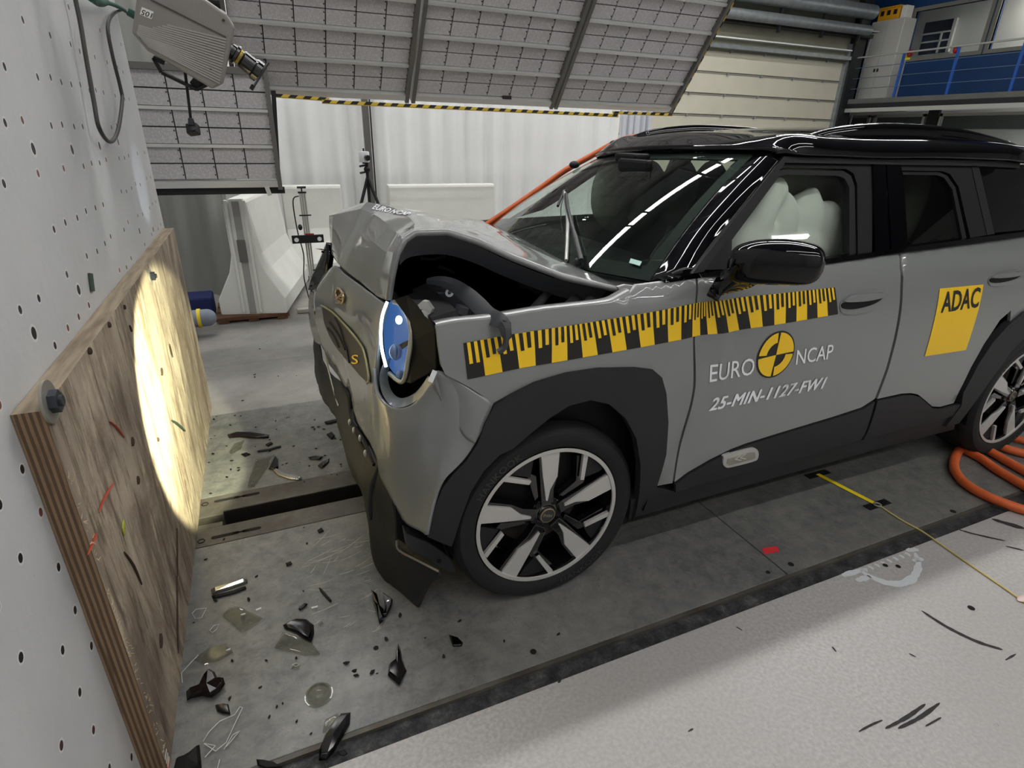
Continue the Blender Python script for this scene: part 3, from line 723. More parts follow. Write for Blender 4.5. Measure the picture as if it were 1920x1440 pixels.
# small action camera hanging from the bracket
ac = thing('action_camera', 'small black action camera hanging on a thin rod below the high-speed camera', 'camera', Hb(357, 235))
put('rod', cyl(NB(), Hb(344, 128), Hb(356, 228), .0045, seg=10), m_blk, ac, smooth=40)
put('joint', cyl(NB(), Hb(356, 228), Hb(358, 240), .008, .011, seg=12), m_bolt, ac, smooth=40)
c = Hb(361, 250); bm = NB(); Mx = Matrix.Translation(c) @ Matrix((( *CR, ), (*CF, ), (*CU, ))).transposed().to_4x4() @ Matrix.Rotation(R_(-8), 4, 'Y')
box(bm, (-.018, -.014, -.017), (.018, .014, .017), Mx); b_ = put('body', bm, m_blk, ac, bevel=.004)
put('lens', cyl(NB(), Mx @ Vector((.009, -.014, -.005)), Mx @ Vector((.009, -.019, -.005)), .007, seg=16), mat('lens front', (60, 62, 66), .2, coat=.6), b_, smooth=40)
# cables on the block
m_cable = mat('dark rubber cable', (58, 58, 54), .5); m_gcable = mat('green cable', (34, 80, 66), .5)
P = [U(*p, x=.262) for p in ((135, -30), (150, 40), (160, 100), (176, 190), (186, 240), (206, 266), (221, 245), (229, 190), (226, 165), (210, 100), (202, 50), (212, 26), (228, 18))]
t = put('loop_cable', tube(NB(), cr(P, 6), .0065, 10), m_cable, loc=P[4], smooth=60); tag(t, 'dark cable hanging in a long loop down the drilled block', 'cable')
P = [U(*p, x=.275) for p in ((165, -10), (182, 6), (205, 6), (228, 16), (240, 24))]+[H(248, 30)-n3*.05]
t = put('green_camera_cable', tube(NB(), cr(P, 5), .008, 10), m_gcable, loc=P[1], smooth=60); tag(t, 'green cable with connector at the back of the high-speed camera', 'cable')
P = [U(*p, x=.28) for p in ((170, -6), (186, 4), (196, 2))]; put('cable_plug', tube(NB(), cr(P, 4), .015, 10), m_gcable, t, smooth=60)

# ------------------------------------------------------------------ light banks (switched off)
m_led = mat('lamp face frosted grey', (176, 170, 172), .45, bump=.5, bscale=90, var=.05, vscale=30)
n = NT('lamp face honeycomb'); v = n.vor(70); m_led = n.fin(n.ramp(v, [(.1, (206, 203, 204)), (.6, (186, 183, 184))]), .4); 
m_ledb = mat('lamp gap dark', (52, 48, 48), .6); m_bar = mat('polished aluminium bar', (220, 220, 218), .3, .6); m_frame = mat('grey aluminium profile', (120, 118, 114), .4, .6)
m_dot = mat('small clip dark', (60, 56, 56), .5)
PW, PH = .2, .106
def lamp_proto():
    bm = NB(); box(bm, (.006, -.012, .006), (PW-.004, .0, PH-.004)); p = put('lamp_panel', bm, m_led)
    return p
def bank(x0, cols, rows, base, e, nrm, label, group='light banks over the crash track', hang=True):
    """base point of lower edge, e: up direction in the panel plane, nrm: outward normal"""
    e = Vector(e).normalized(); nrm = Vector(nrm).normalized(); B0 = Vector((x0, base[1], base[2]))
    xv = Vector((1, 0, 0)); T = thing('light_bank', label, 'light bank', B0, group)
    def pt(u, v, k=0): return B0+xv*u+e*v+nrm*k
    pitch = PH*2+.018; Wd = cols*PW; Ht = rows*pitch+.05
    bm = NB(); prism(bm, [pt(0, .05, -.05), pt(Wd, .05, -.05), pt(Wd, Ht, -.05), pt(0, Ht, -.05)], nrm*.035); put('backing', bm, m_ledb, T)
    me = None
    for r in range(rows):
        for h in range(2):
            v0 = .05+r*pitch+h*PH
            for c in range(cols):
                if me is None:
                    bm = NB(); prism(bm, [xv*.004+e*.004, xv*(PW-.004)+e*.004, xv*(PW-.004)+e*(PH-.005), xv*.004+e*(PH-.005)], nrm*.012); box_ = []
                    for cx_ in (.03,):
                        for q in (.25, .75): p_ = xv*(PW-.006)+e*(PH*q); prism(bm, [p_-xv*.008, p_+e*.008-xv*.008, p_+e*.008, p_], nrm*.016, 1)
                    first = put('lamp_panel', bm, [m_led, m_dot]); me = first.data; o = first
                else: o = bpy.data.objects.new('lamp_panel', me); COL.objects.link(o)
                o.parent = T; o.location = pt(c*PW, v0, -.016)-B0
        put('cross_bar', bar(NB(), pt(0, .05+(r+1)*pitch-.009, .006), pt(Wd, .05+(r+1)*pitch-.009, .006), .02, .03, up=nrm), m_bar, T)
    put('bottom_rail', bar(NB(), pt(-.01, .02, .0), pt(Wd+.01, .02, .0), .045, .06, up=nrm), m_bar, T)
    for u in (-.02, Wd+.005):
        put('side_rail', bar(NB(), pt(u, -.02, .0), pt(u, Ht+.02, .0), .030, .07, up=nrm), m_frame, T)
    put('top_rail', bar(NB(), pt(-.01, Ht, 0), pt(Wd+.01, Ht, 0), .04, .06, up=nrm), m_frame, T)
    if hang:
        for v in (.25, Ht-.25): put('crossbeam', bar(NB(), pt(.02, v, -.10), pt(Wd-.02, v, -.10), .05, .05, up=nrm), m_frame, T)
        for u in (.12, Wd-.12):
            a = pt(u, Ht-.25, -.12); put('hanger', bar(NB(), a, (a.x, a.y, CEIL), .04, .04), m_black, T)
    return T, pt
def striped(name, a, b, w_, label, period=.10, th=.012):
    """black and yellow warning batten from a to b"""
    a = Vector(a); b = Vector(b); d = b-a; L = d.length; d.normalize(); s = CF*-1; s = (s-d*s.dot(d)).normalized(); up = s.cross(d).normalized(); 
    if up.z < 0: up = -up
    t = thing(name, label, 'warning strip', (a+b)/2, 'black and yellow warning battens on the light banks')
    put('batten', prism(NB(), [a, b, b+up*w_, a+up*w_], -s*th), mat('warning yellow', (226, 192, 60), .5) if 'warning yellow' not in bpy.data.materials else bpy.data.materials['warning yellow'], t)
    bm = NB(); k = 0; x = 0
    while x < L-.02:
        x1 = min(x+period*.5, L-.012); x2 = x+w_; x3 = min(x1+w_, L); prism(bm, [a+d*x+s*.0005, a+d*x1+s*.0005, a+d*x3+up*w_+s*.0005, a+d*min(x2, L)+up*w_+s*.0005], s*.0015); x += period
    put('black_stripes', bm, m_blk, t); return t
ang = R_(52); e_ = (0, -math.cos(ang), math.sin(ang)); nn = (0, -math.sin(ang), -math.cos(ang))
b1, pt1 = bank(.69, 6, 7, (0, 3.6, 1.735), e_, nn, 'grey overhead light bank, leftmost of the three tilted ones, behind the high-speed camera')
b2, pt2 = bank(1.965, 6, 7, (0, 3.6, 1.735), e_, nn, 'grey overhead light bank, middle of the three tilted ones')
b3, pt3 = bank(3.235, 6, 7, (0, 3.6, 1.735), e_, nn, 'grey overhead light bank, rightmost of the three tilted ones, with striped side edge')
zz = 3.53
striped('warning_batten', U(512, 181, y=zz), U(618, 189, y=zz), .022, 'short black and yellow batten under the leftmost tilted light bank')
striped('warning_batten', U(604, 193, y=zz-.03), U(1160, 219, y=zz-.03), .024, 'long black and yellow batten under the middle tilted light bank')
striped('warning_batten', U(1150, 213, y=zz), U(1262, 217, y=zz), .022, 'short black and yellow batten under the rightmost tilted light bank')
t = striped('warning_batten', pt3(1.235, -.01, .03), pt3(1.235, 1.35, .03), .03, 'black and yellow batten up the slanted right edge of the light banks')
put('cable', tube(NB(), cr([Vector((1.935, 3.58-.18*k, 1.82+.23*k+.03*(-1)**k)) for k in range(6)], 5), .009, 8), mat('beige cable', (196, 170, 140), .6), b2, smooth=60)
put('spare_clamp', box(NB(), (2.70, 3.56, 1.745), (2.78, 3.60, 1.785)), m_black, b2)
# second bank, standing behind the block
e2 = (0, -.10, 1); n2 = (0, -1, -.10)
b4, pt4 = bank(-.335, 6, 3, (0, 3.42, 1.105), e2, n2, 'upright light bank with stepped rows behind the end of the concrete block', hang=False)
bl = b4
put('lower_beam', bar(NB(), (-.4, 3.45, 1.075), (.9, 3.45, 1.075), .05, .045, up=(0, 0, 1)), m_black, bl)
put('side_plate', prism(NB(), [U(517, 170, y=3.46), U(527, 350, y=3.46), U(520, 350, y=3.46), U(509, 170, y=3.46)], (0, .08, 0)), m_black, bl)
put('clamp', bar(NB(), U(500, 350, y=3.4), U(506, 366, y=3.4), .04, .03), m_bar, bl)
put('upper_rail', bar(NB(), U(300, 128, y=3.38), U(505, 160, y=3.38), .035, .035), m_black, bl)
put('column', bar(NB(), (-.5, 3.6, 0), (-.5, 3.6, 3), .08, .08), m_black, bl)

# ------------------------------------------------------------------ curtains
def curtain(name, x0, x1, y, z0, z1, amp, per, col, label, seed=0, dirx=None, rough=.7):
    bm = NB(); N = int((x1-x0)/per*12); cols = []
    for i in range(N+1):
        s = i/N; x = x0+(x1-x0)*s; ph = 2*math.pi*(x-x0)/per
        a = ph+1.8*noise.noise(Vector((x*.9, seed, 0)))*2; A = amp*(.55+.6*abs(noise.noise(Vector((x*1.3, 5+seed, 0)))))
        yy = [y+A*math.sin(a)*(.75+.25*q)+A*.4*math.sin(2.3*a+1+q*.6) for q in (0, .33, .66, 1)]
        cols.append([bm.verts.new((x+.25*A*math.cos(a), yy[q], z1+(z0-z1)*q/3)) for q in range(4)])
    for a, b in zip(cols, cols[1:]):
        for q in range(3): bm.faces.new((a[q], a[q+1], b[q+1], b[q]))
    m = mat(name+' cloth', col, rough, var=.05, vscale=1.2, bump=.05)
    o = put(name, bm, m, loc=((x0+x1)/2, y, z0), smooth=80); tag(o, label, 'curtain'); return o
curtain('white_curtain', .45, 5.45, 6.0, .03, 3.6, .062, .30, (232, 233, 232), 'long white pleated curtain hanging behind the barriers and light banks')
curtain('gathered_curtain', 5.47, 5.98, 6.0, .03, 3.6, .05, .095, (196, 199, 206), 'narrow tightly gathered curtain at the right end of the white curtain', 3)
curtain('grey_curtain', -.9, .40, 4.55, .06, 3.2, .075, .34, (146, 147, 142), 'grey curtain hanging between the concrete block and the nearest white barrier', 5)
bm = NB(); prism(bm, [Vector((.42, 4.6, .02)), Vector((.50, 5.9, .02)), Vector((.50, 5.9, 3.3)), Vector((.42, 4.6, 3.3))], (.03, 0, 0)); o = put('curtain_side_panel', bm, mat('side curtain grey', (168, 168, 164), .7), loc=(.45, 5.2, 0)); tag(o, 'pale cloth panel closing the corner left of the white curtain', 'curtain')
t = thing('curtain_pole', 'slim grey pole standing in front of the white curtain above the tripod', 'pole', (U(684, 200, y=5.85).x, 5.85, 0))
x = U(684, 200, y=5.85).x; put('pole', bar(NB(), (x, 5.85, 0), (x, 5.85, 3.6), .07, .05, up=(0, 1, 0)), m_frame, t); put('cable', cyl(NB(), (x+.05, 5.82, 0), (x+.05, 5.82, 3.6), .008, seg=8), m_blk, t)

# ------------------------------------------------------------------ white concrete barriers
m_bar_c = mat('white painted concrete barrier', (216, 217, 211), .6, var=.05, vscale=4, bump=.12, bscale=30)
def jersey(w_, h, z0): # half profile
    return [(-w_/2, z0), (-w_/2, z0+.13), (-w_*.27, z0+.36*h), (-w_*.2, h*.55), (-w_*.135, h-.03), (-w_*.11, h), (w_*.11, h), (w_*.135, h-.03), (w_*.2, h*.55), (w_*.27, z0+.36*h), (w_/2, z0+.13), (w_/2, z0)]
def barrier(a, b, w_, h, z0, label, slot=True):
    a = Vector(a); b = Vector(b); d = (b-a).normalized(); s = Vector((-d.y, d.x, 0))
    t = thing('concrete_barrier', label, 'barrier', (a+b)/2, 'white concrete barriers at the back')
    put('body', prism(NB(), [a+s*x+Vector((0, 0, z)) for x, z in jersey(w_, h, z0)], b-a), m_bar_c, t, bevel=.012)
    if slot:
        e = a-d*.002; bm = NB(); prism(bm, [e+s*x+Vector((0, 0, z)) for x, z in ((-.02, z0+.0), (.035, z0+.0), (.035, h-.02), (-.02, h-.02))], -d*.001)
        put('end_groove', bm, mat('groove shade grey', (150, 150, 146), .7) if 'groove shade grey' not in bpy.data.materials else bpy.data.materials['groove shade grey'], t)
        bm = NB(); prism(bm, [e-d*.002+s*x+Vector((0, 0, z)) for x, z in ((-.022, h*.50), (.04, h*.50), (.04, h*.68), (-.022, h*.68))], -d*.012); put('lock_plate', bm, m_frame, t)
        for q in (-.06, .075):
            bm = NB(); prism(bm, [e+s*(q+x)+Vector((0, 0, z)) for x, z in ((-.012, z0+.02), (.012, z0+.02), (.012, h-.01), (-.012, h-.01))], -d*.018); put('edge_rib', bm, m_bar_c, t, bevel=.005)
    return t
barrier((.545, 3.80, 0), (.83, 5.0, 0), .53, .985, .05, 'white concrete barrier with its stepped end facing the camera')
barrier((.95, 5.35, 0), (1.55, 5.35, 0), .5, .96, .05, 'white concrete barrier behind the aluminium stand, with grey smears', False)
barrier((2.06, 5.35, 0), (3.32, 5.35, 0), .5, .955, .05, 'white concrete barrier, rightmost, behind the crumpled bonnet', False)
m_wood = mat('dark pallet wood', (92, 62, 42), .8, var=.3, vscale=10)
for a, b, lab in (((.25, 3.75, 0), (.82, 4.3, .05), 'brown timber pallet under the stepped end of the nearest barrier'), ((1.0, 5.2, 0), (1.5, 5.5, .05), 'brown timber bearer under the barrier behind the aluminium stand'), ((2.1, 5.2, 0), (3.2, 5.5, .05), 'brown timber bearer under the rightmost barrier')):
    t = thing('timber_pallet', lab, 'pallet', ((a[0]+b[0])/2, (a[1]+b[1])/2, 0))
    for k in range(3):
        y = a[1]+(b[1]-a[1])*(k+.5)/3; put('plank', box(NB(), (a[0], y-(b[1]-a[1])/7, .018), (b[0], y+(b[1]-a[1])/7, .05)), m_wood, t, bevel=.004)
    for k in range(3):
        x = a[0]+(b[0]-a[0])*(.1+.8*k/2); put('bearer', box(NB(), (x-.04, a[1]+.01, 0), (x+.04, b[1]-.01, .018)), m_wood, t)
# rolled mat, yellow clamp, blue cloth behind the block
t = thing('foam_roll', 'grey foam roll with yellow strap behind the far end of the board', 'roll', (.2, 3.5, .2)); m_foam = mat('blue grey foam', (126, 132, 144), .9, bump=.2, bscale=80)
c1, c2 = U(372, 597, y=3.5), U(398, 600, y=3.5)
bm = NB(); cyl(bm, (-.15, c1.y, c1.z), (c2.x-.03, c2.y, c1.z), .066, seg=24); ball(bm, (c2.x-.03, c2.y, c1.z), .066, (1, 1, 1), 20); put('foam', bm, m_foam, t, smooth=50)
put('yellow_strap', lathe(NB(), [(.058, -.012), (.074, -.012), (.074, .012), (.058, .012)], (U(375, 600, y=3.5).x, c1.y, c1.z), 'x', 20), mat('yellow strap', (222, 196, 40), .5), t, smooth=40)
bm = NB(); cyl(bm, (-.15, 3.38, .055), (U(384, 630, y=3.4).x-.05, 3.38, .055), .055, seg=24); t2 = put('foam_roll', bm, m_foam, loc=(0, 3.42, 0), smooth=50, label='grey foam roll lying on the floor behind the board, lower of two'); t2['category'] = 'roll'
bm = NB(); box(bm, (-.2, 3.95, 0), (.235, 4.2, .19)); t = put('blue_box', bm, mat('dark blue cloth', (24, 34, 84), .8), loc=(.05, 4.1, 0), bevel=.02); tag(t, 'dark blue box on the floor below the grey curtain', 'box')

# ------------------------------------------------------------------ tripod with scanner, aluminium stand with target bar
tp = U(690, 340, y=4.6); X0 = tp.x
t = thing('tripod', 'tall black tripod in front of the white curtain, behind the bonnet', 'tripod', (X0, 4.6, 0))
zt_ = U(688, 332, y=4.6).z
for k, a in enumerate((200, 320, 80)):
    f = Vector((X0+.42*math.cos(R_(a)), 4.6+.42*math.sin(R_(a)), 0)); put('leg', tube(NB(), [Vector((X0, 4.6, zt_)), Vector((X0, 4.6, zt_)).lerp(f, .5), f], [.016, .014, .010], 10), m_blk, t, smooth=50)
    put('brace', cyl(NB(), Vector((X0, 4.6, zt_-.28)), Vector((X0, 4.6, zt_)).lerp(f, .38), .006, seg=8), m_blk, t)
put('centre_column', cyl(NB(), (X0, 4.6, zt_-.32), (X0, 4.6, zt_+.12), .016, seg=12), m_blk, t, smooth=50)
put('head', ball(NB(), (X0, 4.6, zt_+.07), .032), m_blk, t, smooth=60)
for q in (.05, .11): put('handle', cyl(NB(), (X0, 4.6, zt_+q), (X0-.075, 4.55, zt_+q-.01), .010, seg=8), m_blk, t, smooth=50)
zc = U(684, 294, y=4.6).z
t = thing('laser_scanner', 'white drum-shaped scanner head on top of the black tripod', 'scanner', (X0-.02, 4.6, zc-.05))
put('body', lathe(NB(), [(.0, -.05), (.045, -.048), (.05, -.04), (.05, .04), (.045, .048), (0, .05)], (X0-.02, 4.6, zc), 'z', 32), mat('scanner white', (214, 214, 216), .35), t, smooth=40)
put('lens', cyl(NB(), (X0-.005, 4.56, zc-.005), (X0+.005, 4.535, zc-.008), .026, seg=24), m_lens, t, smooth=40)
put('knob', cyl(NB(), (X0-.02, 4.6, zc+.05), (X0-.02, 4.6, zc+.075), .008, seg=10), m_blk, t)
put('base_plate', cyl(NB(), (X0-.01, 4.6, zc-.062), (X0-.01, 4.6, zc-.05), .03, seg=16), m_blk, t)
YS = 3.9
a = U(568, 362, y=YS); XSs = U(577, 450, y=YS).x
t = thing('measuring_stand', 'aluminium profile stand between the nearest barrier and the bonnet', 'stand', (XSs, YS, 0))
m_al = mat('aluminium profile', (178, 176, 168), .35, .5)
bm = NB()
for q in (-.018, 0, .018): bar(bm, (XSs+q, YS, .03), (XSs+q, YS, a.z), .012, .045, up=(0, 1, 0))
put('profile', bm, m_al, t); bm = NB(); box(bm, (XSs-.16, YS-.03, .0), (XSs+.10, YS+.03, .035)); box(bm, (XSs-.03, YS-.2, 0), (XSs+.03, YS+.2, .03)); put('base', bm, m_al, t, bevel=.004)
put('foot_block', box(NB(), (XSs+.01, YS-.09, 0), (XSs+.07, YS-.04, .09)), m_blk, t, bevel=.004)
put('slider', box(NB(), (XSs-.045, YS-.03, a.z-.18), (XSs+.05, YS-.02, a.z-.17)), m_blk, t)
put('handle', tube(NB(), [(XSs-.035, YS, a.z+.045), (XSs+.035, YS, a.z+.045)], .009, 8), m_blk, t, smooth=50); put('spindle', cyl(NB(), (XSs, YS, a.z), (XSs, YS, a.z+.045), .006, seg=8), m_blk, t)
put('cap', box(NB(), (XSs-.032, YS-.025, a.z), (XSs+.032, YS+.025, a.z+.012)), m_blk, t)
P = [Vector((XSs-.03, YS-.03, a.z-.02)), Vector((XSs-.08, YS-.03, a.z-.06)), Vector((XSs-.075, YS-.03, a.z-.3)), Vector((XSs-.05, YS-.03, a.z-.5)), Vector((XSs-.07, YS-.03, a.z-.7)), Vector((XSs-.04, YS-.03, .06))]
put('cable', tube(NB(), cr(P, 6), .005, 8), m_blk, t, smooth=50); put('clamp_lever', ball(NB(), (XSs-.05, YS-.03, a.z-.27), .018, (1, 1, 1.4)), m_blk, t, smooth=60)
pc = U(578, 448, y=YS-.05); t = thing('target_bar', 'black bar with two white dots clamped to the aluminium stand', 'target', pc)
put('bar', box(NB(), (pc.x-.13, pc.y-.012, pc.z-.033), (pc.x+.125, pc.y+.012, pc.z+.033)), m_blk, t, bevel=.003)
for q in (-.095, .090): put('white_dot', cyl(NB(), (pc.x+q, pc.y-.012, pc.z-.002), (pc.x+q, pc.y-.0135, pc.z-.002), .018, seg=24), mat('dot white', (236, 236, 234), .5) if q < 0 else bpy.data.materials['dot white'], t)
put('top_clip', box(NB(), (pc.x-.02, pc.y-.01, pc.z+.033), (pc.x+.05, pc.y+.02, pc.z+.043)), bpy.data.materials['red plastic'], t)

# ------------------------------------------------------------------ orange charging-type cables by the rear wheel, tape measure
m_or = mat('orange cable jacket', (206, 96, 48), .5, bump=.15, bscale=60, var=.08, vscale=20)
def ocable(pts, r, label, name='orange_cable', seg=12):
    P = [U(a, b, z=q) for a, b, q in pts]; t = put(name, tube(NB(), cr(P, 7), r, seg), m_or, loc=P[len(P)//2], smooth=60); return tag(t, label, 'cable', 'orange cables beside the rear wheel')
ocable([(1812, 836, .022), (1797, 846, .022), (1789, 866, .022), (1792, 885, .022), (1812, 908, .022), (1850, 930, .022), (1895, 948, .022), (1950, 965, .022)], .021, 'nearest orange cable, curving from the rear tyre across the dark platform edge')
ocable([(1812, 845, .022), (1840, 860, .022), (1868, 880, .022), (1905, 902, .022), (1960, 935, .022)], .021, 'orange cable, second from the front, behind the nearest curve')
ocable([(1845, 840, .022), (1868, 853, .022), (1890, 866, .022), (1960, 905, .022)], .021, 'orange cable, third from the front, leaving under the rear tyre')
ocable([(1865, 832, .022), (1884, 840, .022), (1900, 845, .022), (1930, 852, .022), (1990, 858, .022)], .021, 'orange cable, fourth from the front, lying flat to the right edge')
ocable([(1885, 818, .022), (1910, 824, .022), (1960, 838, .022)], .020, 'rearmost orange cable just behind the rear tyre')
t = thing('tape_measure', 'yellow measuring tape lying across the dark platform under the sill', 'tape', U(1590, 920, z=0))
a, b = U(1533, 889, z=.003), U(1640, 944, z=.003); s = Vector((1, .0, 0))*.012
put('blade', prism(NB(), [a-s, a+s, b+s, b-s], (0, 0, .0012)), mat('yellow tape blade', (232, 206, 36), .45), t)
for p in (U(1533, 889, z=.002), U(1645, 946, z=.002)): put('holding_patch', box(NB(), (p.x-.07, p.y-.018, .001), (p.x+.07, p.y+.018, .004)), m_blk, t)
p = U(1645, 946, z=.006); put('end_ring', tube(NB(), [p+Vector((.014*math.cos(R_(45*k)), .014*math.sin(R_(45*k)), 0)) for k in range(8)], .004, 8, closed=True), m_wash, t, smooth=60)
P = [U(*q, z=.004) for q in ((1652, 950), (1690, 975), (1730, 997), (1780, 1032), (1850, 1080), (1905, 1118), (1935, 1140))]
t = put('string', tube(NB(), cr(P, 5), .0035, 8), mat('straw yellow cord', (196, 178, 110), .7), loc=P[3], smooth=60); tag(t, 'thin straw-coloured cord running from the tape over the light floor', 'cord')
p = U(1918, 1122, z=.006); t = put('tape_remnant', ball(NB(), p, .018, (1.6, .7, .3)), mat('clear pinkish tape', (214, 190, 184), .3), loc=p, smooth=60); tag(t, 'crumpled pinkish tape piece holding the cord at the right edge', 'tape')
p = [U(*q, z=.001) for q in ((1428, 1028), (1457, 1024), (1462, 1034), (1434, 1040))]; t = put('red_tape', prism(NB(), p, (0, 0, .0006)), mat('red tape', (206, 48, 54), .5), loc=p[0]); tag(t, 'small red tape mark on the dark platform beside the front wheel', 'tape')
# ------------------------------------------------------------------ the crashed car
from mathutils.bvhtree import BVHTree
m_paint = mat('grey car paint', (115, 117, 116), .4, coat=1)
m_gloss = mat('gloss black paint', (5, 5, 7), .03)
m_clad = mat('matt dark grey cladding', (36, 37, 38), .55, bump=.05, bscale=300, spec=.35)
m_rub = mat('window rubber', (18, 19, 20), .5, spec=.25)
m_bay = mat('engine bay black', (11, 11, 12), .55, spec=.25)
m_bay2 = mat('engine plastic dark grey', (46, 46, 49), .5)
m_metal = mat('bare bracket metal', (176, 176, 172), .4, .6)
m_tyre = mat('tyre rubber', (20, 20, 21), .75, bump=.1, bscale=120)
m_rim = mat('machined alloy', (188, 186, 182), .35, .35); m_rimb = mat('rim gloss black', (10, 10, 12), .15, coat=1)
m_stw = mat('sticker white', (226, 228, 230), .5); m_sty = mat('sticker yellow', (236, 192, 30), .45); m_stk = mat('sticker black', (26, 24, 20), .45)
m_bag = mat('airbag fabric', (226, 226, 218), .85, bump=.05, bscale=150); m_bagd = mat('curtain airbag fabric', (150, 150, 138), .9)
def glassmat(name, tint, ior=1.5):
    m, nt, b = _mat(name); nt.nodes.remove(b); out = [x for x in nt.nodes if x.type == 'OUTPUT_MATERIAL'][0]
    tr = nt.nodes.new('ShaderNodeBsdfTransparent'); tr.inputs[0].default_value = srgb(*tint); gl = nt.nodes.new('ShaderNodeBsdfGlossy'); gl.inputs['Roughness'].default_value = .01
    fr = nt.nodes.new('ShaderNodeFresnel'); ge = nt.nodes.new('ShaderNodeNewGeometry'); mr = nt.nodes.new('ShaderNodeMapRange'); mr.inputs['To Min'].default_value = ior; mr.inputs['To Max'].default_value = 1/ior; nt.links.new(ge.outputs['Backfacing'], mr.inputs['Value']); nt.links.new(mr.outputs[0], fr.inputs[0]); mx = nt.nodes.new('ShaderNodeMixShader')
    nt.links.new(fr.outputs[0], mx.inputs[0]); nt.links.new(tr.outputs[0], mx.inputs[1]); nt.links.new(gl.outputs[0], mx.inputs[2]); nt.links.new(mx.outputs[0], out.inputs[0]); return m
m_wsg = glassmat('windscreen glass', (206, 224, 214)); m_sideg = glassmat('side window glass', (244, 247, 245)); m_darkg = glassmat('privacy glass', (205, 208, 205))

_sz = cr([(.10, .09, 0), (.20, .05, 0), (.30, .025, 0), (.45, .006, 0), (.62, 0, 0), (.80, 0, 0), (.92, .008, 0), (1.0, .022, 0), (1.05, .037, 0), (1.09, .062, 0), (1.115, .088, 0), (1.14, .102, 0), (1.20, .126, 0), (1.30, .168, 0), (1.42, .225, 0), (1.50, .30, 0)], 8)
_sz = [(p[0], p[1]) for p in _sz]
def ys(x, z):
    if z <= _sz[0][0]: y = _sz[0][1]
    elif z >= _sz[-1][0]: y = _sz[-1][1]
    else:
        for a, b in zip(_sz, _sz[1:]):
            if a[0] <= z <= b[0]: y = a[1]+(b[1]-a[1])*(z-a[0])/max(1e-6, b[0]-a[0]); break
    if x < 1.25: y += .30*(1.25-x)**2
    if x > 3.9: y += .22*(x-3.9)**2
    return y
YC = .872          # car centre line
def SP(px, py, off=0):
    y = 0.03
    for _ in range(6):
        p = U(px, py, y=y+off); y = ys(p.x, p.z)
    return U(px, py, y=y+off)
def XZ(pts): return [(p.x, p.z) for p in (SP(*q) for q in pts)]
def sm(pts, n=4): return [(p.x, p.y) for p in cr([(a, b, 0) for a, b in pts], n)]
car = thing('crashed_car', 'grey small crossover car with crushed front, black roof and yellow-black test stickers', 'car', (2.9, YC, 0))
def side(name, px, mtl, t=.012, off=0, parent=None, label=None, cell=.035, back=1, ang=50, mirror=False):
    bm = NB(); skin_panel(bm, XZ(px), lambda x, z: ys(x, z)+off, t, cell, 0, back)
    return put(name, bm, mtl, parent or car, smooth=ang, label=label)
def crumple(x, z):
    """buckled sheet metal at the rear of the wing and the front of the door"""
    a = math.exp(-((x-1.93)/.05)**2)*.012*math.sin(z*14+1)+math.exp(-((x-2.02)/.03)**2)*-.006*max(0, math.sin(z*9))
    a += math.exp(-((x-2.12)/.09)**2)*math.exp(-((z-1.0)/.09)**2)*.010
    a += math.exp(-((x-1.75)/.16)**2)*math.exp(-((z-1.02)/.05)**2)*-.012
    a += .003*noise.noise(Vector((x*7, z*4, 3)))*math.exp(-((x-1.9)/.35)**2)
    return a
def yc(x, z): return ys(x, z)+crumple(x, z)
def cside(name, px, mtl, t=.012, off=0, parent=None, label=None, cell=.02, ang=60):
    bm = NB(); skin_panel(bm, XZ(px), lambda x, z: yc(x, z)+off, t, cell, 0, 1)
    return put(name, bm, mtl, parent or car, smooth=ang, label=label)
# --- wing (fender)
topw = [(818, 612), (860, 604), (927, 597), (1020, 582), (1100, 573), (1145, 567), (1165, 558), (1182, 548), (1192, 534), (1240, 528), (1302, 521)]
clad_top = [(925, 756), (960, 736), (1000, 716), (1060, 698), (1120, 689), (1190, 688), (1222, 692), (1238, 706), (1246, 735), (1250, 790), (1246, 850), (1228, 912)]
wing = cside('front_wing', topw+[(1303, 560), (1302, 640), (1297, 720), (1280, 820), (1264, 890), (1260, 905)]+clad_top[::-1]+[(880, 726), (835, 702), (827, 685), (822, 650)], m_paint)
bm = NB(); P = [SP(*q) for q in cr([(a, b, 0) for a, b in topw[:7]], 4)] if False else None
P = [SP(q.x, q.y) for q in cr([(a, b, 0) for a, b in topw[:8]], 4)]
rows = [[bm.verts.new(p+Vector((0, dy, dz))) for p in P] for dy, dz in ((.0, 0), (.008, .006), (.022, .007), (.045, .002), (.05, -.02))]
for a, b in zip(rows, rows[1:]):
    for i in range(len(P)-1): bm.faces.new((a[i], a[i+1], b[i+1], b[i]))
bmesh.ops.recalc_face_normals(bm, faces=bm.faces); put('wing_flange', bm, m_paint, wing, smooth=60)
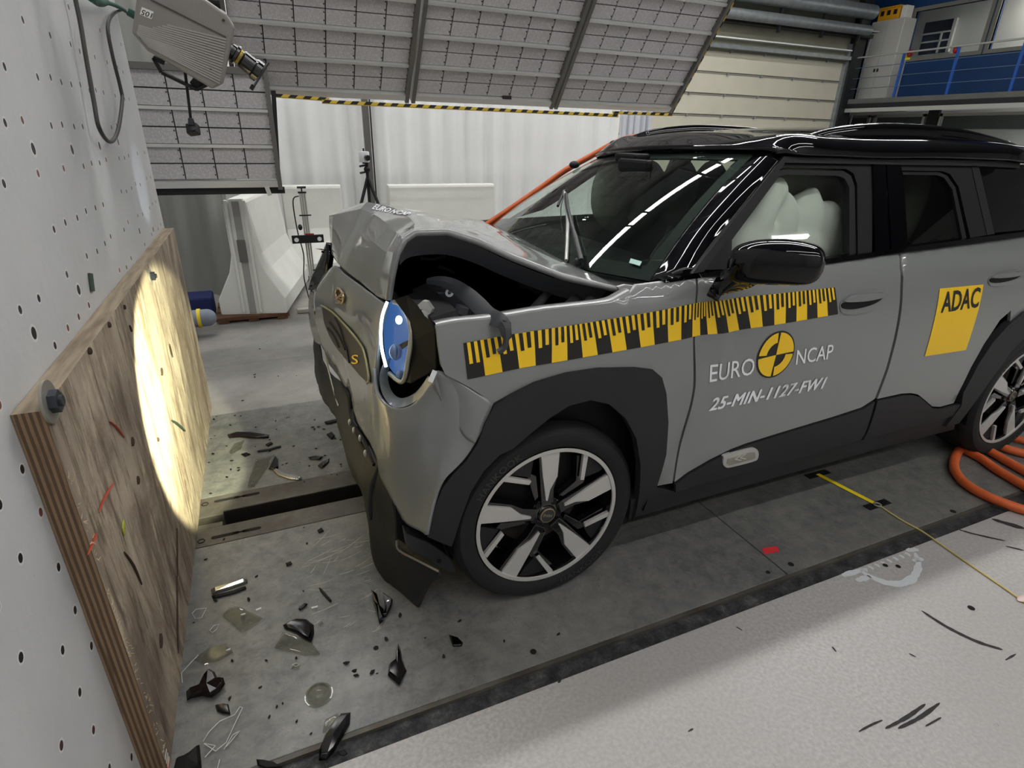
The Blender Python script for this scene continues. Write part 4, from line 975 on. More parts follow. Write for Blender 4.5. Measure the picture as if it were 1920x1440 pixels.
# --- doors
fd = cside('front_door', [(1306, 521), (1380, 512), (1470, 501), (1552, 491), (1604, 483), (1683, 471), (1687, 500), (1688, 540), (1685, 585), (1676, 635), (1661, 692), (1640, 748), (1615, 764), (1560, 782), (1480, 806), (1400, 831), (1370, 842), (1330, 861), (1290, 885), (1264, 903), (1268, 888), (1285, 820), (1301, 720), (1306, 640), (1307, 560)], m_paint)
rd = side('rear_door', [(1688, 470), (1750, 461), (1810, 453), (1920, 438), (1990, 430), (1990, 550), (1960, 552), (1905, 574), (1875, 600), (1845, 645), (1820, 690), (1798, 735), (1788, 756), (1762, 763), (1748, 762), (1734, 750), (1722, 740), (1708, 737), (1690, 738), (1645, 748), (1666, 692), (1681, 635), (1690, 585), (1693, 540), (1692, 500)], m_paint)
cside('front_door_lower_trim', [(1264, 906), (1292, 887), (1332, 863), (1372, 844), (1402, 833), (1482, 808), (1562, 784), (1617, 766), (1638, 752), (1620, 810), (1612, 824), (1500, 857), (1400, 884), (1300, 910), (1262, 920)], m_clad, parent=fd, off=-.006)
side('rear_door_lower_trim', [(1643, 751), (1690, 741), (1708, 740), (1721, 743), (1733, 753), (1747, 765), (1762, 766), (1790, 759), (1800, 757), (1796, 776), (1700, 802), (1617, 823), (1626, 806)], m_clad, parent=rd, off=-.006)
side('sill_trim', [(1230, 914), (1262, 922), (1300, 913), (1400, 887), (1500, 860), (1617, 826), (1700, 805), (1794, 779), (1790, 806), (1700, 829), (1500, 884), (1300, 940), (1180, 975), (1184, 940), (1205, 930)], m_clad, off=.004, t=.05)
# --- wheel arch cladding
arch_in = [(845, 1022), (862, 968), (880, 920), (905, 880), (935, 850), (960, 838), (990, 812), (1030, 780), (1065, 758), (1105, 748), (1140, 756), (1170, 782), (1190, 820), (1198, 870), (1196, 920), (1184, 972)]
arch_out = [(800, 1003), (806, 975), (815, 945), (828, 912), (848, 886), (872, 862), (893, 830), (908, 790), (925, 757)]+clad_top[1:]
ao = [(a, b) for a, b in arch_out]; ai = arch_in[::-1]
side('wheel_arch_trim', ao+[(1222, 925), (1204, 935), (1186, 972)]+ai[1:], m_clad, off=-.010, t=.03, label='dark grey front wheel arch trim')
XF, ZF = 1.430, .322; XR, ZR = 4.045, .327; RT = .334
def arch_liner(xc, zc):
    bm = NB(); ring = []
    for k in range(25):
        a = R_(-20+220*k/24); ring.append((xc+.385*math.cos(a), zc+.40*math.sin(a)))
    A = [bm.verts.new((x, .03, z)) for x, z in ring]; Bq = [bm.verts.new((x, .40, z)) for x, z in ring]
    for i in range(24): bm.faces.new((A[i], A[i+1], Bq[i+1], Bq[i]))
    bm.faces.new(Bq); bmesh.ops.triangulate(bm, faces=[f for f in bm.faces if len(f.verts) > 4]); return bm
put('wheel_arch_liner', arch_liner(XF+.02, ZF+.06), m_bay, car, smooth=50); put('wheel_arch_liner', arch_liner(XR, ZR+.05), m_bay, car, smooth=50)
# rear arch trim, mostly beyond the frame
def rear_pt(a, r): return (XR+r*math.cos(a), ZR+.03+r*math.sin(a))
pi_ = [(p.x, p.z) for p in (SP(*q) for q in [(1798, 760), (1802, 735), (1830, 682), (1858, 640), (1885, 610), (1915, 585)])]
outer = pi_+[(3.90, .86), (4.10, .87), (4.28, .83), (4.44, .70), (4.52, .50), (4.54, .30)]
inner = [(4.45, .30), (4.42, .50), (4.32, .66), (4.18, .75), (4.02, .77), (3.86, .73), (3.74, .63), (3.66, .48), (3.62, .36), (3.60, .27), (3.50, .27)]
bm = NB(); skin_panel(bm, outer+inner, lambda x, z: ys(x, z)-.010, .03, .04); put('wheel_arch_trim', bm, m_clad, car, smooth=50, label='dark grey rear wheel arch trim')
bm = NB(); skin_panel(bm, [(3.625, .84), (3.80, 1.0), (3.80, 1.145), (4.74, 1.10), (4.80, .80), (4.72, .45), (4.545, .42), (4.52, .50), (4.44, .70), (4.28, .83), (4.10, .87), (3.90, .86), (3.75, .80), (3.66, .76)], lambda x, z: ys(x, z), .012, .04); put('rear_quarter_panel', bm, m_paint, car, smooth=50)
# --- greenhouse: pillars, frames, glass
trim_top = [(1466, 294), (1560, 296), (1640, 299), (1740, 299), (1824, 301), (1880, 303), (1910, 306)]
_n0, _n4 = U(1217, 527, y=.14), U(1411, 290, y=.32); _f0, _f4 = U(905, 434, y=1.62), U(1118, 298, y=1.46)
def WS(s, t):
    bow = 4*s*(1-s); b = _n0.lerp(_f0, s)+Vector((-.16*bow, 0, 0)); u = _n4.lerp(_f4, s)+Vector((-.085*bow, 0, .012*bow))
    return b.lerp(u, t)+Vector((-.55, 0, .83))*(.022*4*t*(1-t))
NE = [WS(0, k/4) for k in range(5)]
TE = [SP(1296, 511), SP(1340, 455), SP(1384, 399), SP(1427, 344), SP(1466, 294)]
bm = NB(); mid = [(a+b)/2+Vector((-.01, -.02, .012)) for a, b in zip(NE, TE)]
loft(bm, [[a, c, b] for a, c, b in zip(NE, mid, TE)], 6, 4, flip=True); o = put('windscreen_pillar', bm, m_gloss, car, smooth=60); solid(o, .02, 1)
def yg(x, z): return ys(x, z) if z < 1.075 else .060+(z-1.09)*.50 if z < 1.10 else .068+(z-1.10)*.49
def frame_strip(name, px, mtl, t=.03, off=-.002, parent=None, cell=.06):
    bm = NB(); skin_panel(bm, XZ(px), lambda x, z: yg(x, z)+off, t, cell, 0, 1); return put(name, bm, mtl, parent or car, smooth=50)
frame_strip('window_trim', [(1294, 512), (1466, 293), (1640, 298), (1824, 300), (1910, 305), (1910, 315), (1824, 311), (1640, 308), (1470, 305), (1315, 508)], m_rub, off=-.006)
frame_strip('front_window_frame', [(1362, 506), (1363, 447), (1462, 322), (1476, 318), (1588, 321), (1602, 330), (1608, 350), (1606, 476), (1594, 478), (1598, 352), (1590, 335), (1578, 330), (1478, 328), (1466, 332), (1373, 450), (1374, 505)], m_rub, off=.012)
frame_strip('front_window_frame', [(1318, 506), (1470, 306), (1640, 308), (1634, 476), (1608, 479), (1610, 345), (1604, 325), (1590, 317), (1474, 314), (1462, 319), (1364, 444), (1362, 505)], m_bay, off=.006)
frame_strip('mirror_triangle', [(1318, 506), (1364, 444), (1363, 505)], m_bay, off=.004)
frame_strip('centre_pillar_cover', [(1637, 304), (1686, 306), (1693, 330), (1694, 463), (1664, 467), (1663, 330), (1662, 305)], m_gloss, off=-.004)
frame_strip('centre_pillar_cover', [(1637, 305), (1661, 305), (1661, 468), (1636, 472)], m_gloss, off=-.001)
frame_strip('rear_window_frame', [(1686, 308), (1824, 311), (1846, 440), (1830, 443), (1815, 445), (1800, 350), (1785, 326), (1770, 321), (1694, 320), (1694, 463), (1688, 463)], m_bay, off=.006)
frame_strip('rear_window_frame', [(1692, 322), (1770, 323), (1784, 330), (1798, 352), (1812, 446), (1804, 447), (1792, 356), (1778, 334), (1766, 329), (1692, 328)], m_rub, off=.014)
frame_strip('belt_trim', [(1240, 524), (1294, 513), (1363, 505), (1552, 483), (1604, 475), (1686, 463), (1810, 446), (1920, 432), (1990, 424), (1990, 432), (1920, 440), (1810, 455), (1686, 472), (1604, 485), (1552, 493), (1363, 515), (1296, 522), (1244, 530)], m_gloss, t=.03, off=-.006)
fwin = frame_strip('front_window_glass', [(1363, 506), (1364, 446), (1463, 323), (1590, 322), (1606, 345), (1604, 478)], m_sideg, t=.002, off=.022, cell=.08)
rwin = frame_strip('rear_window_glass', [(1690, 320), (1786, 322), (1815, 445), (1690, 462)], m_darkg, t=.004, off=.020, cell=.08)
frame_strip('rear_pillar_trim', [(1824, 311), (1838, 311), (1860, 438), (1846, 440)], m_rub, off=.004)
bm = NB(); q = XZ([(1838, 310), (1908, 313)]); q2 = XZ([(1912, 432), (1858, 438)])
skin_panel(bm, [q[0], q[1], (4.25, 1.38), (4.55, 1.14), (4.0, 1.145), q2[0], q2[1]], lambda x, z: ys(x, z)+.006, .02, .06); put('rear_side_glass', bm, m_gloss, car, smooth=50)
# --- roof
A0 = [SP(*q) for q in trim_top]
xs_r = [(A0[0], 0)]
RX = [p for p in A0]+[Vector((4.1, .26, A0[-1].z-.01)), Vector((4.45, .30, A0[-1].z-.05))]
WT = [WS(j/4, 1) for j in range(5)]
def rtop(x): return 1.447+.064*math.exp(-((x-3.15)/.75)**2)-(max(0, x-3.6)**2)*.07
rows = [[A0[0]+Vector((-.03, 0, .004)), WT[0]+Vector((.01, 0, .004)), WT[1]+Vector((.004, 0, .003)), WT[2]+Vector((.004, 0, .003)), WT[3]+Vector((.004, 0, .003)), WT[4]+Vector((.01, 0, .0)), WT[4]+Vector((.10, .05, -.03))]]
for k, p in enumerate([Vector((2.42, .232, A0[0].z+.002))]+RX[1:]):
    x = p.x; zt_r = rtop(x); e = p; fr_ = 1 if k == 0 else (.6 if k == 1 else 0)
    rows.append([e, Vector((x, e.y+.035, e.z+.045)), Vector((x-.01, .46, zt_r-.004)), Vector((x+.01*fr_, YC, zt_r+.006)), Vector((x+.06*fr_, 1.28, zt_r-.014)), Vector((x+.12*fr_, 2*YC-e.y-.035, e.z+.028)), Vector((x+.12*fr_, 2*YC-e.y, e.z-.015))])
bm = NB(); loft(bm, rows, 6, 5); roof = put('roof', bm, m_gloss, car, smooth=60); solid(roof, .025, -1)
for f in (0,): pass
# roof rails
def rail(ynear, flip=1):
    L = [(2.50, .012), (2.62, .040), (2.75, .052), (3.0, .056), (3.4, .054), (3.75, .044), (3.95, .030), (4.05, .004)]
    bm = NB(); rows = []
    for x, h in L:
        zb_ = rtop(x)-.022; rows.append([Vector((x, ynear-.018*flip, zb_-.02)), Vector((x, ynear-.016*flip, zb_+h)), Vector((x, ynear+.014*flip, zb_+h+.004)), Vector((x, ynear+.02*flip, zb_-.02))])
    loft(bm, rows, 3, 4, flip=(flip < 0)); return bm
o = put('roof_rail', rail(.335), m_gloss, car, smooth=45); o = put('roof_rail', rail(2*YC-.335, -1), m_gloss, car, smooth=45)
# --- windscreen
rows = [[WS(j/4, k/4) for j in range(5)] for k in range(5)]
bm = NB(); V_ = [[bm.verts.new(WS(j/32, k/24)) for j in range(33)] for k in range(25)]
for k in range(24):
    for j in range(32): bm.faces.new((V_[k][j], V_[k+1][j], V_[k+1][j+1], V_[k][j+1]))
ws = put('windscreen', bm, m_wsg, car, smooth=70)
def hitter(objs):
    trees = []
    for o in objs:
        bm = bmesh.new(); bm.from_mesh(o.data); bmesh.ops.translate(bm, verts=bm.verts, vec=ORG[o]); trees.append(BVHTree.FromBMesh(bm)); bm.free()
    def f(px, py, off=.003, fb=None):
        d = (CF + CR*((px-960)/FPX) - CU*((py-720)/FPX)).normalized(); best = None
        for t in trees:
            h = t.ray_cast(CAM, d)
            if h[0] is not None and (best is None or h[3] < best[3]): best = h
        if best is None: return fb
        nrm = best[1]
        if nrm.dot(d) > 0: nrm = -nrm
        return best[0]+nrm*off
    return f
hws = hitter([ws])
def ribbon(name, px, wd, mtl, hit, parent, off=.004, n=4, smooth=60, r=None):
    P = [hit(a, b, off) for a, b in px]; P = [p for p in P if p is not None]
    return put(name, tube(NB(), cr(P, n), wd, 8), mtl, parent, smooth=smooth)
# dark ceramic border of the windscreen
bm = NB()
for k in range(4): a, b = NE[k], NE[k+1]; prism(bm, [a, b, b.lerp(rows[k+1][1], .12), a.lerp(rows[k][1], .12)], Vector((.004, .01, -.004)))
put('black_border', bm, m_bay, ws)
bm = NB()
for j in range(4): prism(bm, [WT[j], WT[j+1], WT[j+1].lerp(rows[3][j+1], .22), WT[j].lerp(rows[3][j], .22)], Vector((.006, 0, -.006)))
put('black_border', bm, m_bay, ws)
bm = NB(); r0, r1 = rows[0], rows[1]
for j in range(4): prism(bm, [r0[j], r0[j+1], r0[j+1].lerp(r1[j+1], .35), r0[j].lerp(r1[j], .35)], Vector((.006, 0, -.006)))
put('black_border', bm, m_bay, ws)
st = [hws(*q) for q in ((1183, 486), (1204, 492), (1200, 500), (1180, 494))]
if all(st): put('windscreen_sticker', prism(NB(), st, (0, 0, .001)), mat('pale green sticker', (170, 205, 196), .5), ws)
# wipers
wp = put('wiper', tube(NB(), cr([hws(1096, 500, .03), hws(1085, 455, .035), hws(1073, 408, .04), hws(1068, 378, .035)], 5), [.011]*6+[.008]*10, 8), m_blk, car, smooth=50, label='raised windscreen wiper')
put('wiper_blade', tube(NB(), cr([hws(1064, 370, .03), hws(1068, 410, .02), hws(1067, 450, .015), hws(1064, 492, .01)], 5), .007, 8), m_metal, wp, smooth=50)
put('wiper_blade', tube(NB(), cr([hws(1050, 394, .02), hws(1062, 374, .03), hws(1068, 370, .03)], 4), .006, 8), m_blk, wp, smooth=50)
put('pivot_cap', ball(NB(), hws(1088, 499, .02), .016), m_blk, wp, smooth=60)
put('inner_cable', tube(NB(), cr([hws(1056, 362, -.01), hws(1050, 385, -.01), hws(1051, 420, -.01), hws(1060, 447, -.01)], 5), .002, 6), m_blk, ws)

# --- crumpled bonnet
def G(rows): return [[U(a, b, y=c) for a, b, c in r] for r in rows]
hood_rows = G([
 [(724, 563, .25), (707, 555, .40), (672, 526, .75), (645, 505, .99), (633, 493, 1.04), (621, 476, 1.36)],
 [(730, 520, .235), (712, 518, .40), (675, 495, .76), (652, 480, .99), (641, 470, 1.05), (619, 452, 1.40)],
 [(739, 476, .23), (722, 470, .41), (688, 446, .78), (672, 436, 1.0), (660, 428, 1.07), (617, 426, 1.44)],
 [(754, 448, .235), (744, 436, .42), (712, 408, .80), (694, 400, 1.02), (676, 392, 1.09), (617, 404, 1.48)],
 [(776, 433, .25), (775, 416, .44), (752, 396, .82), (728, 386, 1.06), (688, 379, 1.16), (650, 389, 1.52)],
 [(840, 431, .25), (842, 414, .50), (836, 409, .84), (812, 403, 1.10), (780, 394, 1.34), (740, 392, 1.56)],
 [(900, 450, .22), (890, 424, .50), (886, 414, .80), (870, 411, 1.06), (850, 408, 1.30), (820, 405, 1.55)],
 [(960, 479, .20), (946, 446, .47), (932, 430, .74), (910, 418, 1.02), (890, 412, 1.28), (868, 408, 1.54)],
 [(1060, 517, .18), (1040, 486, .42), (1000, 460, .70), (960, 438, 1.0), (930, 424, 1.26), (900, 412, 1.53)],
 [(1168, 541, .165), (1128, 520, .34), (1066, 492, .62), (1010, 466, .92), (968, 444, 1.20), (925, 424, 1.50)]])
def hoodfn(p, s, t):
    k = .006 if .15 < t < .9 and .05 < s < .95 else .002
    return p+Vector((noise.noise(p*4)*k, noise.noise(p*3+Vector((5, 0, 0)))*k*.4, noise.noise(p*5+Vector((0, 7, 0)))*k*.8))
bm = NB(); loft(bm, hood_rows, 6, 6, fn=hoodfn, ten=.9); m_under = mat('bonnet underside grey', (92, 92, 94), .5); hood = put('bonnet', bm, [m_paint, m_under], car, smooth=17)
if sum(p.normal.z for p in hood.data.polygons) < 0: hood.data.flip_normals()
solid(hood, .016, -1); s_ = hood.modifiers[-1]; s_.material_offset = 1; s_.material_offset_rim = 0
# inner frame of the bonnet seen along the near edge
bm = NB(); r0 = [r[0] for r in hood_rows[3:]]; r1 = [r[1] for r in hood_rows[3:]]
P0 = cr([a+Vector((0, .03, -.02)) for a in r0], 4); P1 = cr([a.lerp(b, .2)+Vector((.0, .04, -.085)) for a, b in zip(r0, r1)], 4)
A = [bm.verts.new(p) for p in P0]; Bq = [bm.verts.new(p) for p in P1]
for i in range(len(P0)-1): bm.faces.new((A[i], A[i+1], Bq[i+1], Bq[i]))
put('inner_panel', bm, m_under, hood, smooth=50)
hh = hitter([hood])
c = hh(772, 396, .003)
P = [hh(772+12*math.cos(R_(30*k)), 396+4.5*math.sin(R_(30*k)), .003) for k in range(12)]
if all(P): bm = NB(); bm.faces.new([bm.verts.new(p) for p in P]); put('yellow_dot_sticker', bm, m_sty, hood)
def bil(c00, c10, c11, c01, hit, off=.003):
    def f(u, v):
        a = ((c00[0]*(1-u)+c10[0]*u)*(1-v)+(c01[0]*(1-u)+c11[0]*u)*v, (c00[1]*(1-u)+c10[1]*u)*(1-v)+(c01[1]*(1-u)+c11[1]*u)*v)
        p = hit(a[0], a[1], off); return p if p is not None else U(a[0], a[1], y=.9)
    return f
text_on('EURO', bil((697, 393), (727, 399), (737, 393), (706, 384), hh), 'white_lettering', m_stw, hood, bold=.02, cell=10)
text_on('NCAP', bil((730, 400), (765, 405), (772, 400), (740, 394), hh), 'white_lettering', m_stw, hood, bold=.02, cell=10)

# --- front fascia
fas = G([
 [(722, 571, .295), (706, 558, .40), (678, 537, .66), (645, 512, .96), (626, 498, 1.17), (606, 515, 1.48)],
 [(714, 600, .30), (698, 590, .40), (668, 565, .66), (635, 538, .96), (617, 528, 1.2), (590, 548, 1.50)],
 [(706, 650, .30), (693, 640, .40), (665, 610, .66), (634, 585, .94), (613, 575, 1.2), (589, 580, 1.50)],
 [(703, 700, .30), (690, 690, .40), (664, 660, .66), (638, 635, .93), (618, 615, 1.2), (592, 605, 1.50)],
 [(703, 760, .30), (689, 745, .40), (666, 712, .66), (645, 680, .92), (622, 655, 1.2), (599, 636, 1.50)],
 [(706, 815, .29), (690, 790, .40), (668, 752, .64), (650, 712, .90), (628, 685, 1.2), (606, 655, 1.48)],
 [(709, 866, .28), (693, 832, .39), (668, 790, .62), (655, 742, .88), (638, 712, 1.16), (614, 682, 1.44)]])
bm = NB(); loft(bm, fas, 6, 6, fn=lambda p, s, t: p+Vector((noise.noise(p*6)*.004, 0, 0))); front = put('front_fascia', bm, m_paint, car, smooth=50)
if sum(p.normal.x for p in front.data.polygons) > 0: front.data.flip_normals()
solid(front, .012, -1)
cor = G([
 [(702, 690, .30), (708, 735, .235), (736, 763, .165), (776, 757, .105), (812, 713, .065), (832, 700, .035), (925, 754, .0)],
 [(703, 760, .30), (718, 785, .21), (748, 805, .135), (785, 800, .08), (828, 785, .04), (862, 790, .015), (900, 812, 0)],
 [(707, 830, .29), (726, 842, .20), (753, 852, .13), (788, 850, .075), (822, 840, .04), (845, 842, .015), (872, 858, 0)],
 [(712, 880, .28), (732, 890, .195), (757, 898, .13), (786, 900, .075), (806, 895, .04), (822, 895, .015), (832, 902, 0)],
 [(728, 925, .265), (742, 934, .19), (762, 942, .13), (783, 945, .08), (797, 945, .045), (806, 945, .02), (814, 945, 0)],
 [(752, 968, .24), (758, 976, .18), (768, 984, .13), (779, 990, .085), (788, 994, .05), (795, 998, .025), (801, 1003, 0)]])
bm = NB(); loft(bm, cor, 6, 6); corner = put('bumper_corner', bm, m_paint, car, smooth=50)
solid(corner, .010, 0)
# torn shiny flap of the wing below the lamp
bm = NB(); fl = G([[(812, 712, .055), (822, 695, .04), (870, 722, .01), (924, 757, -.012)], [(822, 740, .045), (845, 735, .03), (880, 760, 0), (905, 792, -.014)], [(845, 790, .03), (858, 800, .015), (872, 820, 0), (890, 832, -.012)]])
loft(bm, fl, 5, 5); o = put('bent_wing_flap', bm, m_paint, wing, smooth=60); solid(o, .004, 0)
bm = NB(); prism(bm, [U(a, b, y=.03) for a, b in ((812, 694), (820, 697), (811, 718), (803, 715))], (0, .004, 0)); put('white_marker', bm, m_stw, wing)
# headlamp hole rim
hf = hitter([front]); hc = hitter([corner])
rim_ = [U(*q) for q in ()]
L_ = [(722, 676, .27), (712, 700, .26), (713, 725, .235), (722, 748, .20), (738, 763, .165), (760, 762, .13), (782, 750, .10), (800, 730, .075), (812, 712, .065)]
P = [U(a, b, y=c) for a, b, c in L_]; P2 = [U(a, b, y=c+.03) for a, b, c in ((738, 668, .27), (728, 700, .26), (730, 722, .235), (738, 738, .20), (750, 746, .165), (764, 744, .13), (780, 735, .10), (794, 718, .075), (802, 704, .065))]
bm = NB(); a = [bm.verts.new(p) for p in cr(P, 4)]; b = [bm.verts.new(p) for p in cr(P2, 4)]
for i in range(len(a)-1): bm.faces.new((a[i], a[i+1], b[i+1], b[i]))
put('lamp_opening_rim', bm, m_paint, corner, smooth=60)
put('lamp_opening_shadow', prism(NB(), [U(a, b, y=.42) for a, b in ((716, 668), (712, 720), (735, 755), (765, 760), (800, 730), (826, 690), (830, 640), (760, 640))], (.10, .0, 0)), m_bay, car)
# grille band
gt = [(606, 572), (625, 584), (648, 607), (678, 643), (688, 665), (696, 708)]; gb = [(606, 574), (611, 607), (630, 647), (667, 691), (680, 706), (692, 718)]
bm = NB(); V0 = []
gt_, gb_ = cr([(a, b, 0) for a, b in gt], 5), cr([(a, b, 0) for a, b in gb], 5)
for a, b in zip(gt_, gb_): V0.append([bm.verts.new(hf(*(a.lerp(b, k/4))[:2], off=.006, fb=U(a.x, a.y, y=.8))) for k in range(5)])
for a, b in zip(V0, V0[1:]):
    for k in range(4): bm.faces.new((a[k], b[k], b[k+1], a[k+1]))
m_grl = mat('dark grille', (34, 32, 31), .45)
grille = put('grille', bm, m_grl, front, smooth=40)
ribbon('grille_edge', [(606, 573), (625, 584), (648, 607), (678, 643), (688, 665), (696, 708), (692, 718)], .004, mat('dull gold edge', (150, 148, 110), .4, .4), hf, grille, .007)
for a, b in (((622, 604), (652, 655)), ((632, 596), (650, 640)), ((650, 640), (660, 680)), ((618, 615), (640, 650))):
    ribbon('grille_crack', [a, ((a[0]+b[0])/2+1, (a[1]+b[1])/2-3), b], .003, m_bay, hf, grille, .010, 3)
text_on('S', bil((663, 682), (676, 682), (677, 665), (664, 665), hf, .009), 'yellow_letter', m_sty, grille, bold=.005, cell=4)
# wing-shaped round emblem
m_brz = mat('bronze emblem', (170, 150, 120), .3, .7)
em = []
P = [hf(641+6.5*math.cos(R_(30*k))*1.0+(-3.5)*math.sin(R_(30*k)), 555+13.5*math.sin(R_(30*k))*-1, .008) for k in range(12)]
if all(P):
    e = put('emblem', tube(NB(), P, .005, 8, closed=True), m_brz, front, smooth=60)
    bm = NB(); bm.faces.new([bm.verts.new(p+(Vector((.003, 0, 0)))) for p in P]); put('emblem_plate', bm, m_stk, e)
    for k in range(4): ribbon('emblem_wing', [(636+3*k-2, 568-4*k), (641+3*k, 569-4*k)], .003, m_brz, hf, e, .009, 2)
    ribbon('emblem_wing', [(634, 562), (648, 550)], .004, m_brz, hf, e, .010, 2)
ribbon('parting_line', [(702, 718), (703, 745), (704, 765), (706, 790)], .003, m_bay, hf, front, .002)
ribbon('crease', [(728, 762), (727, 778)], .004, m_bay, hc, corner, .001, 2)
# bonnet shut line gap
# far-side broken lamp
bm = NB(); loft(bm, G([[(618, 455, 1.50), (612, 470, 1.58), (604, 495, 1.64)], [(620, 480, 1.46), (600, 505, 1.60), (590, 520, 1.66)], [(612, 530, 1.46), (596, 540, 1.58), (583, 545, 1.66)]]), 4, 4)
o = put('headlamp', bm, m_gloss, car, smooth=20, label='broken black far-side headlamp'); solid(o, .03, 0)
bm = NB()
for k in range(14):
    c = U(random.uniform(586, 616), random.uniform(470, 555), y=random.uniform(1.5, 1.62)); v = [c+Vector([random.uniform(-.03, .03) for _ in range(3)]) for _ in range(3)]
    bm.faces.new([bm.verts.new(p) for p in v])
put('broken_shards', bm, m_gloss, o)['kind'] = 'stuff'
# far wing edge in grey
bm = NB(); loft(bm, G([[(583, 545, 1.66), (594, 550, 1.58), (604, 540, 1.5)], [(580, 572, 1.68), (588, 575, 1.6), (596, 570, 1.5)], [(583, 610, 1.68), (590, 610, 1.6), (600, 600, 1.5)], [(592, 640, 1.62), (600, 645, 1.55), (608, 650, 1.46)]]), 4, 4); o = put('far_bumper_corner', bm, m_paint, car, smooth=50); solid(o, .01, 0)
# lower black lip
low = G([
 [(712, 872, .28), (696, 842, .38), (672, 800, .60), (657, 750, .86), (640, 718, 1.14), (612, 690, 1.44), (592, 628, 1.66)],
 [(706, 900, .31), (685, 868, .42), (662, 820, .64), (648, 775, .88), (630, 742, 1.16), (604, 712, 1.44), (590, 650, 1.68)],
 [(700, 935, .34), (675, 900, .45), (652, 850, .68), (640, 800, .92), (622, 765, 1.18), (602, 735, 1.44), (592, 690, 1.66)],
 [(700, 975, .36), (683, 925, .48), (656, 876, .70), (642, 815, .96), (634, 778, 1.18), (606, 745, 1.44), (597, 718, 1.62)]])
bm = NB(); loft(bm, low, 4, 4, fn=lambda p, s, t: p+Vector((noise.noise(p*9)*.012, 0, noise.noise(p*8)*.006))); lip = put('lower_bumper', bm, m_clad, car, smooth=40); solid(lip, .012, 0)
ribbon('bright_edge', [(609, 655), (616, 690), (626, 725), (637, 762)], .004, m_metal, hitter([front, lip]), lip, .006)
for pts in (((650, 728), (658, 745), (661, 775), (668, 800)), ((668, 800), (684, 822), (696, 848), (706, 870)), ((662, 790), (676, 820), (690, 850))):
    ribbon('torn_edge', pts, .009, m_bay, hitter([front, lip]), lip, .006)
for a, b in ((684, 822), (672, 808), (694, 850), (664, 792)):
    p = hitter([front, lip])(a, b, .016); put('clip', ball(NB(), p, .007, (1, 1, 2)), m_metal, lip, smooth=60)
fl = G([
 [(702, 878, .33), (710, 880, .29), (722, 900, .25), (736, 926, .22)],
 [(684, 925, .40), (700, 935, .33), (722, 950, .27), (742, 975, .21)],
 [(693, 990, .38), (712, 1000, .32), (732, 1012, .25), (748, 1030, .19)],
 [(700, 1046, .34), (722, 1052, .28), (760, 1050, .18), (822, 1071, .05)],
 [(716, 1080, .31), (740, 1084, .25), (770, 1090, .16), (808, 1095, .08)],
 [(744, 1114, .245), (758, 1122, .21), (772, 1130, .165), (786, 1138, .125)]])
bm = NB(); loft(bm, fl, 5, 5, fn=lambda p, s, t: Vector((p.x+noise.noise(p*7)*.006, p.y, max(.006, p.z)))); o = put('torn_bumper_flap', bm, m_clad, car, smooth=50, label='torn dark plastic flap hanging to the floor'); solid(o, .006, 0)
put('torn_edge', tube(NB(), cr([U(744, 1014, y=.2), U(748, 1032, y=.19), U(785, 1052, y=.11), U(822, 1071, y=.045)], 4), .004, 6), mat('pale torn plastic', (120, 112, 100), .6), o)
br = put('undertray_bracket', prism(NB(), [U(a, b, y=.12) for a, b in ((760, 1000), (806, 1018), (850, 1050), (856, 1075), (838, 1072), (800, 1050), (765, 1030))], (0, .05, 0)), m_bay2, car, bevel=.004)
put('bracket_hole', cyl(NB(), U(823, 1052, y=.118), U(823, 1052, y=.114), .008, seg=12), m_hole, br)
put('undertray', prism(NB(), [U(a, b, y=.2) for a, b in ((740, 930), (770, 985), (806, 1010), (850, 1020), (850, 1060), (775, 1030), (745, 1010))], (0, .1, 0)), m_bay, car)

# --- headlamp on the near side
m_hl = mat('headlamp reflector', (120, 140, 170), .3, .3); m_hlb = mat('blue lit lamp lens', (20, 30, 48), .35, emit=(70, 112, 176), estr=.75); m_drl = mat('lit daytime running light', (255, 255, 255), .3, emit=(224, 240, 255), estr=7)
hl = put('headlamp', prism(NB(), [U(*q) for q in ()] or [U(a, b, y=c) for a, b, c in ((738, 562, .24), (762, 553, .20), (784, 573, .14), (808, 596, .08), (816, 616, .06), (818, 660, .06), (818, 694, .06), (770, 720, .14), (752, 716, .19), (768, 640, .15), (768, 604, .16))], (.09, .05, .0)), m_bay, car, bevel=.004, label='near-side headlamp, broken loose and still lit blue-white')
bz = [(738, 566, .255), (752, 572, .23), (768, 602, .17), (770, 640, .145), (764, 680, .15), (759, 708, .165), (750, 716, .19), (730, 700, .26), (718, 676, .30), (713, 640, .33), (714, 600, .33), (724, 568, .30)]
P = [U(a, b, y=c) for a, b, c in bz]
put('bezel', tube(NB(), cr(P[:8], 4), .007, 8), mat('satin grey bezel', (160, 158, 142), .35, .3), hl, smooth=60)
bm = NB(); cc = sum(P, Vector())/len(P)+Vector((.05, .02, 0)); vc = bm.verts.new(cc); vs = [bm.verts.new(p+Vector((.012, .006, 0))) for p in cr(P, 3, True)]
for i in range(len(vs)): bm.faces.new((vs[i], vs[(i+1) % len(vs)], vc))
put('reflector', bm, m_hlb, hl, smooth=60)
put('light_guide', tube(NB(), cr([U(a, b, y=c) for a, b, c in ((726, 566, .285), (717, 592, .285), (714, 622, .28), (716, 655, .275), (724, 688, .26))], 5), .0045, 8), m_drl, hl, smooth=60)
for a, b, c, r in ((748, 600, .24, .010), (742, 660, .25, .020), (750, 703, .21, .012)):
    p = U(a, b, y=c); put('lamp_projector', ball(NB(), p, r, (1, .7, 1.3)), m_drl if r == .010 else m_hl, hl, smooth=60)
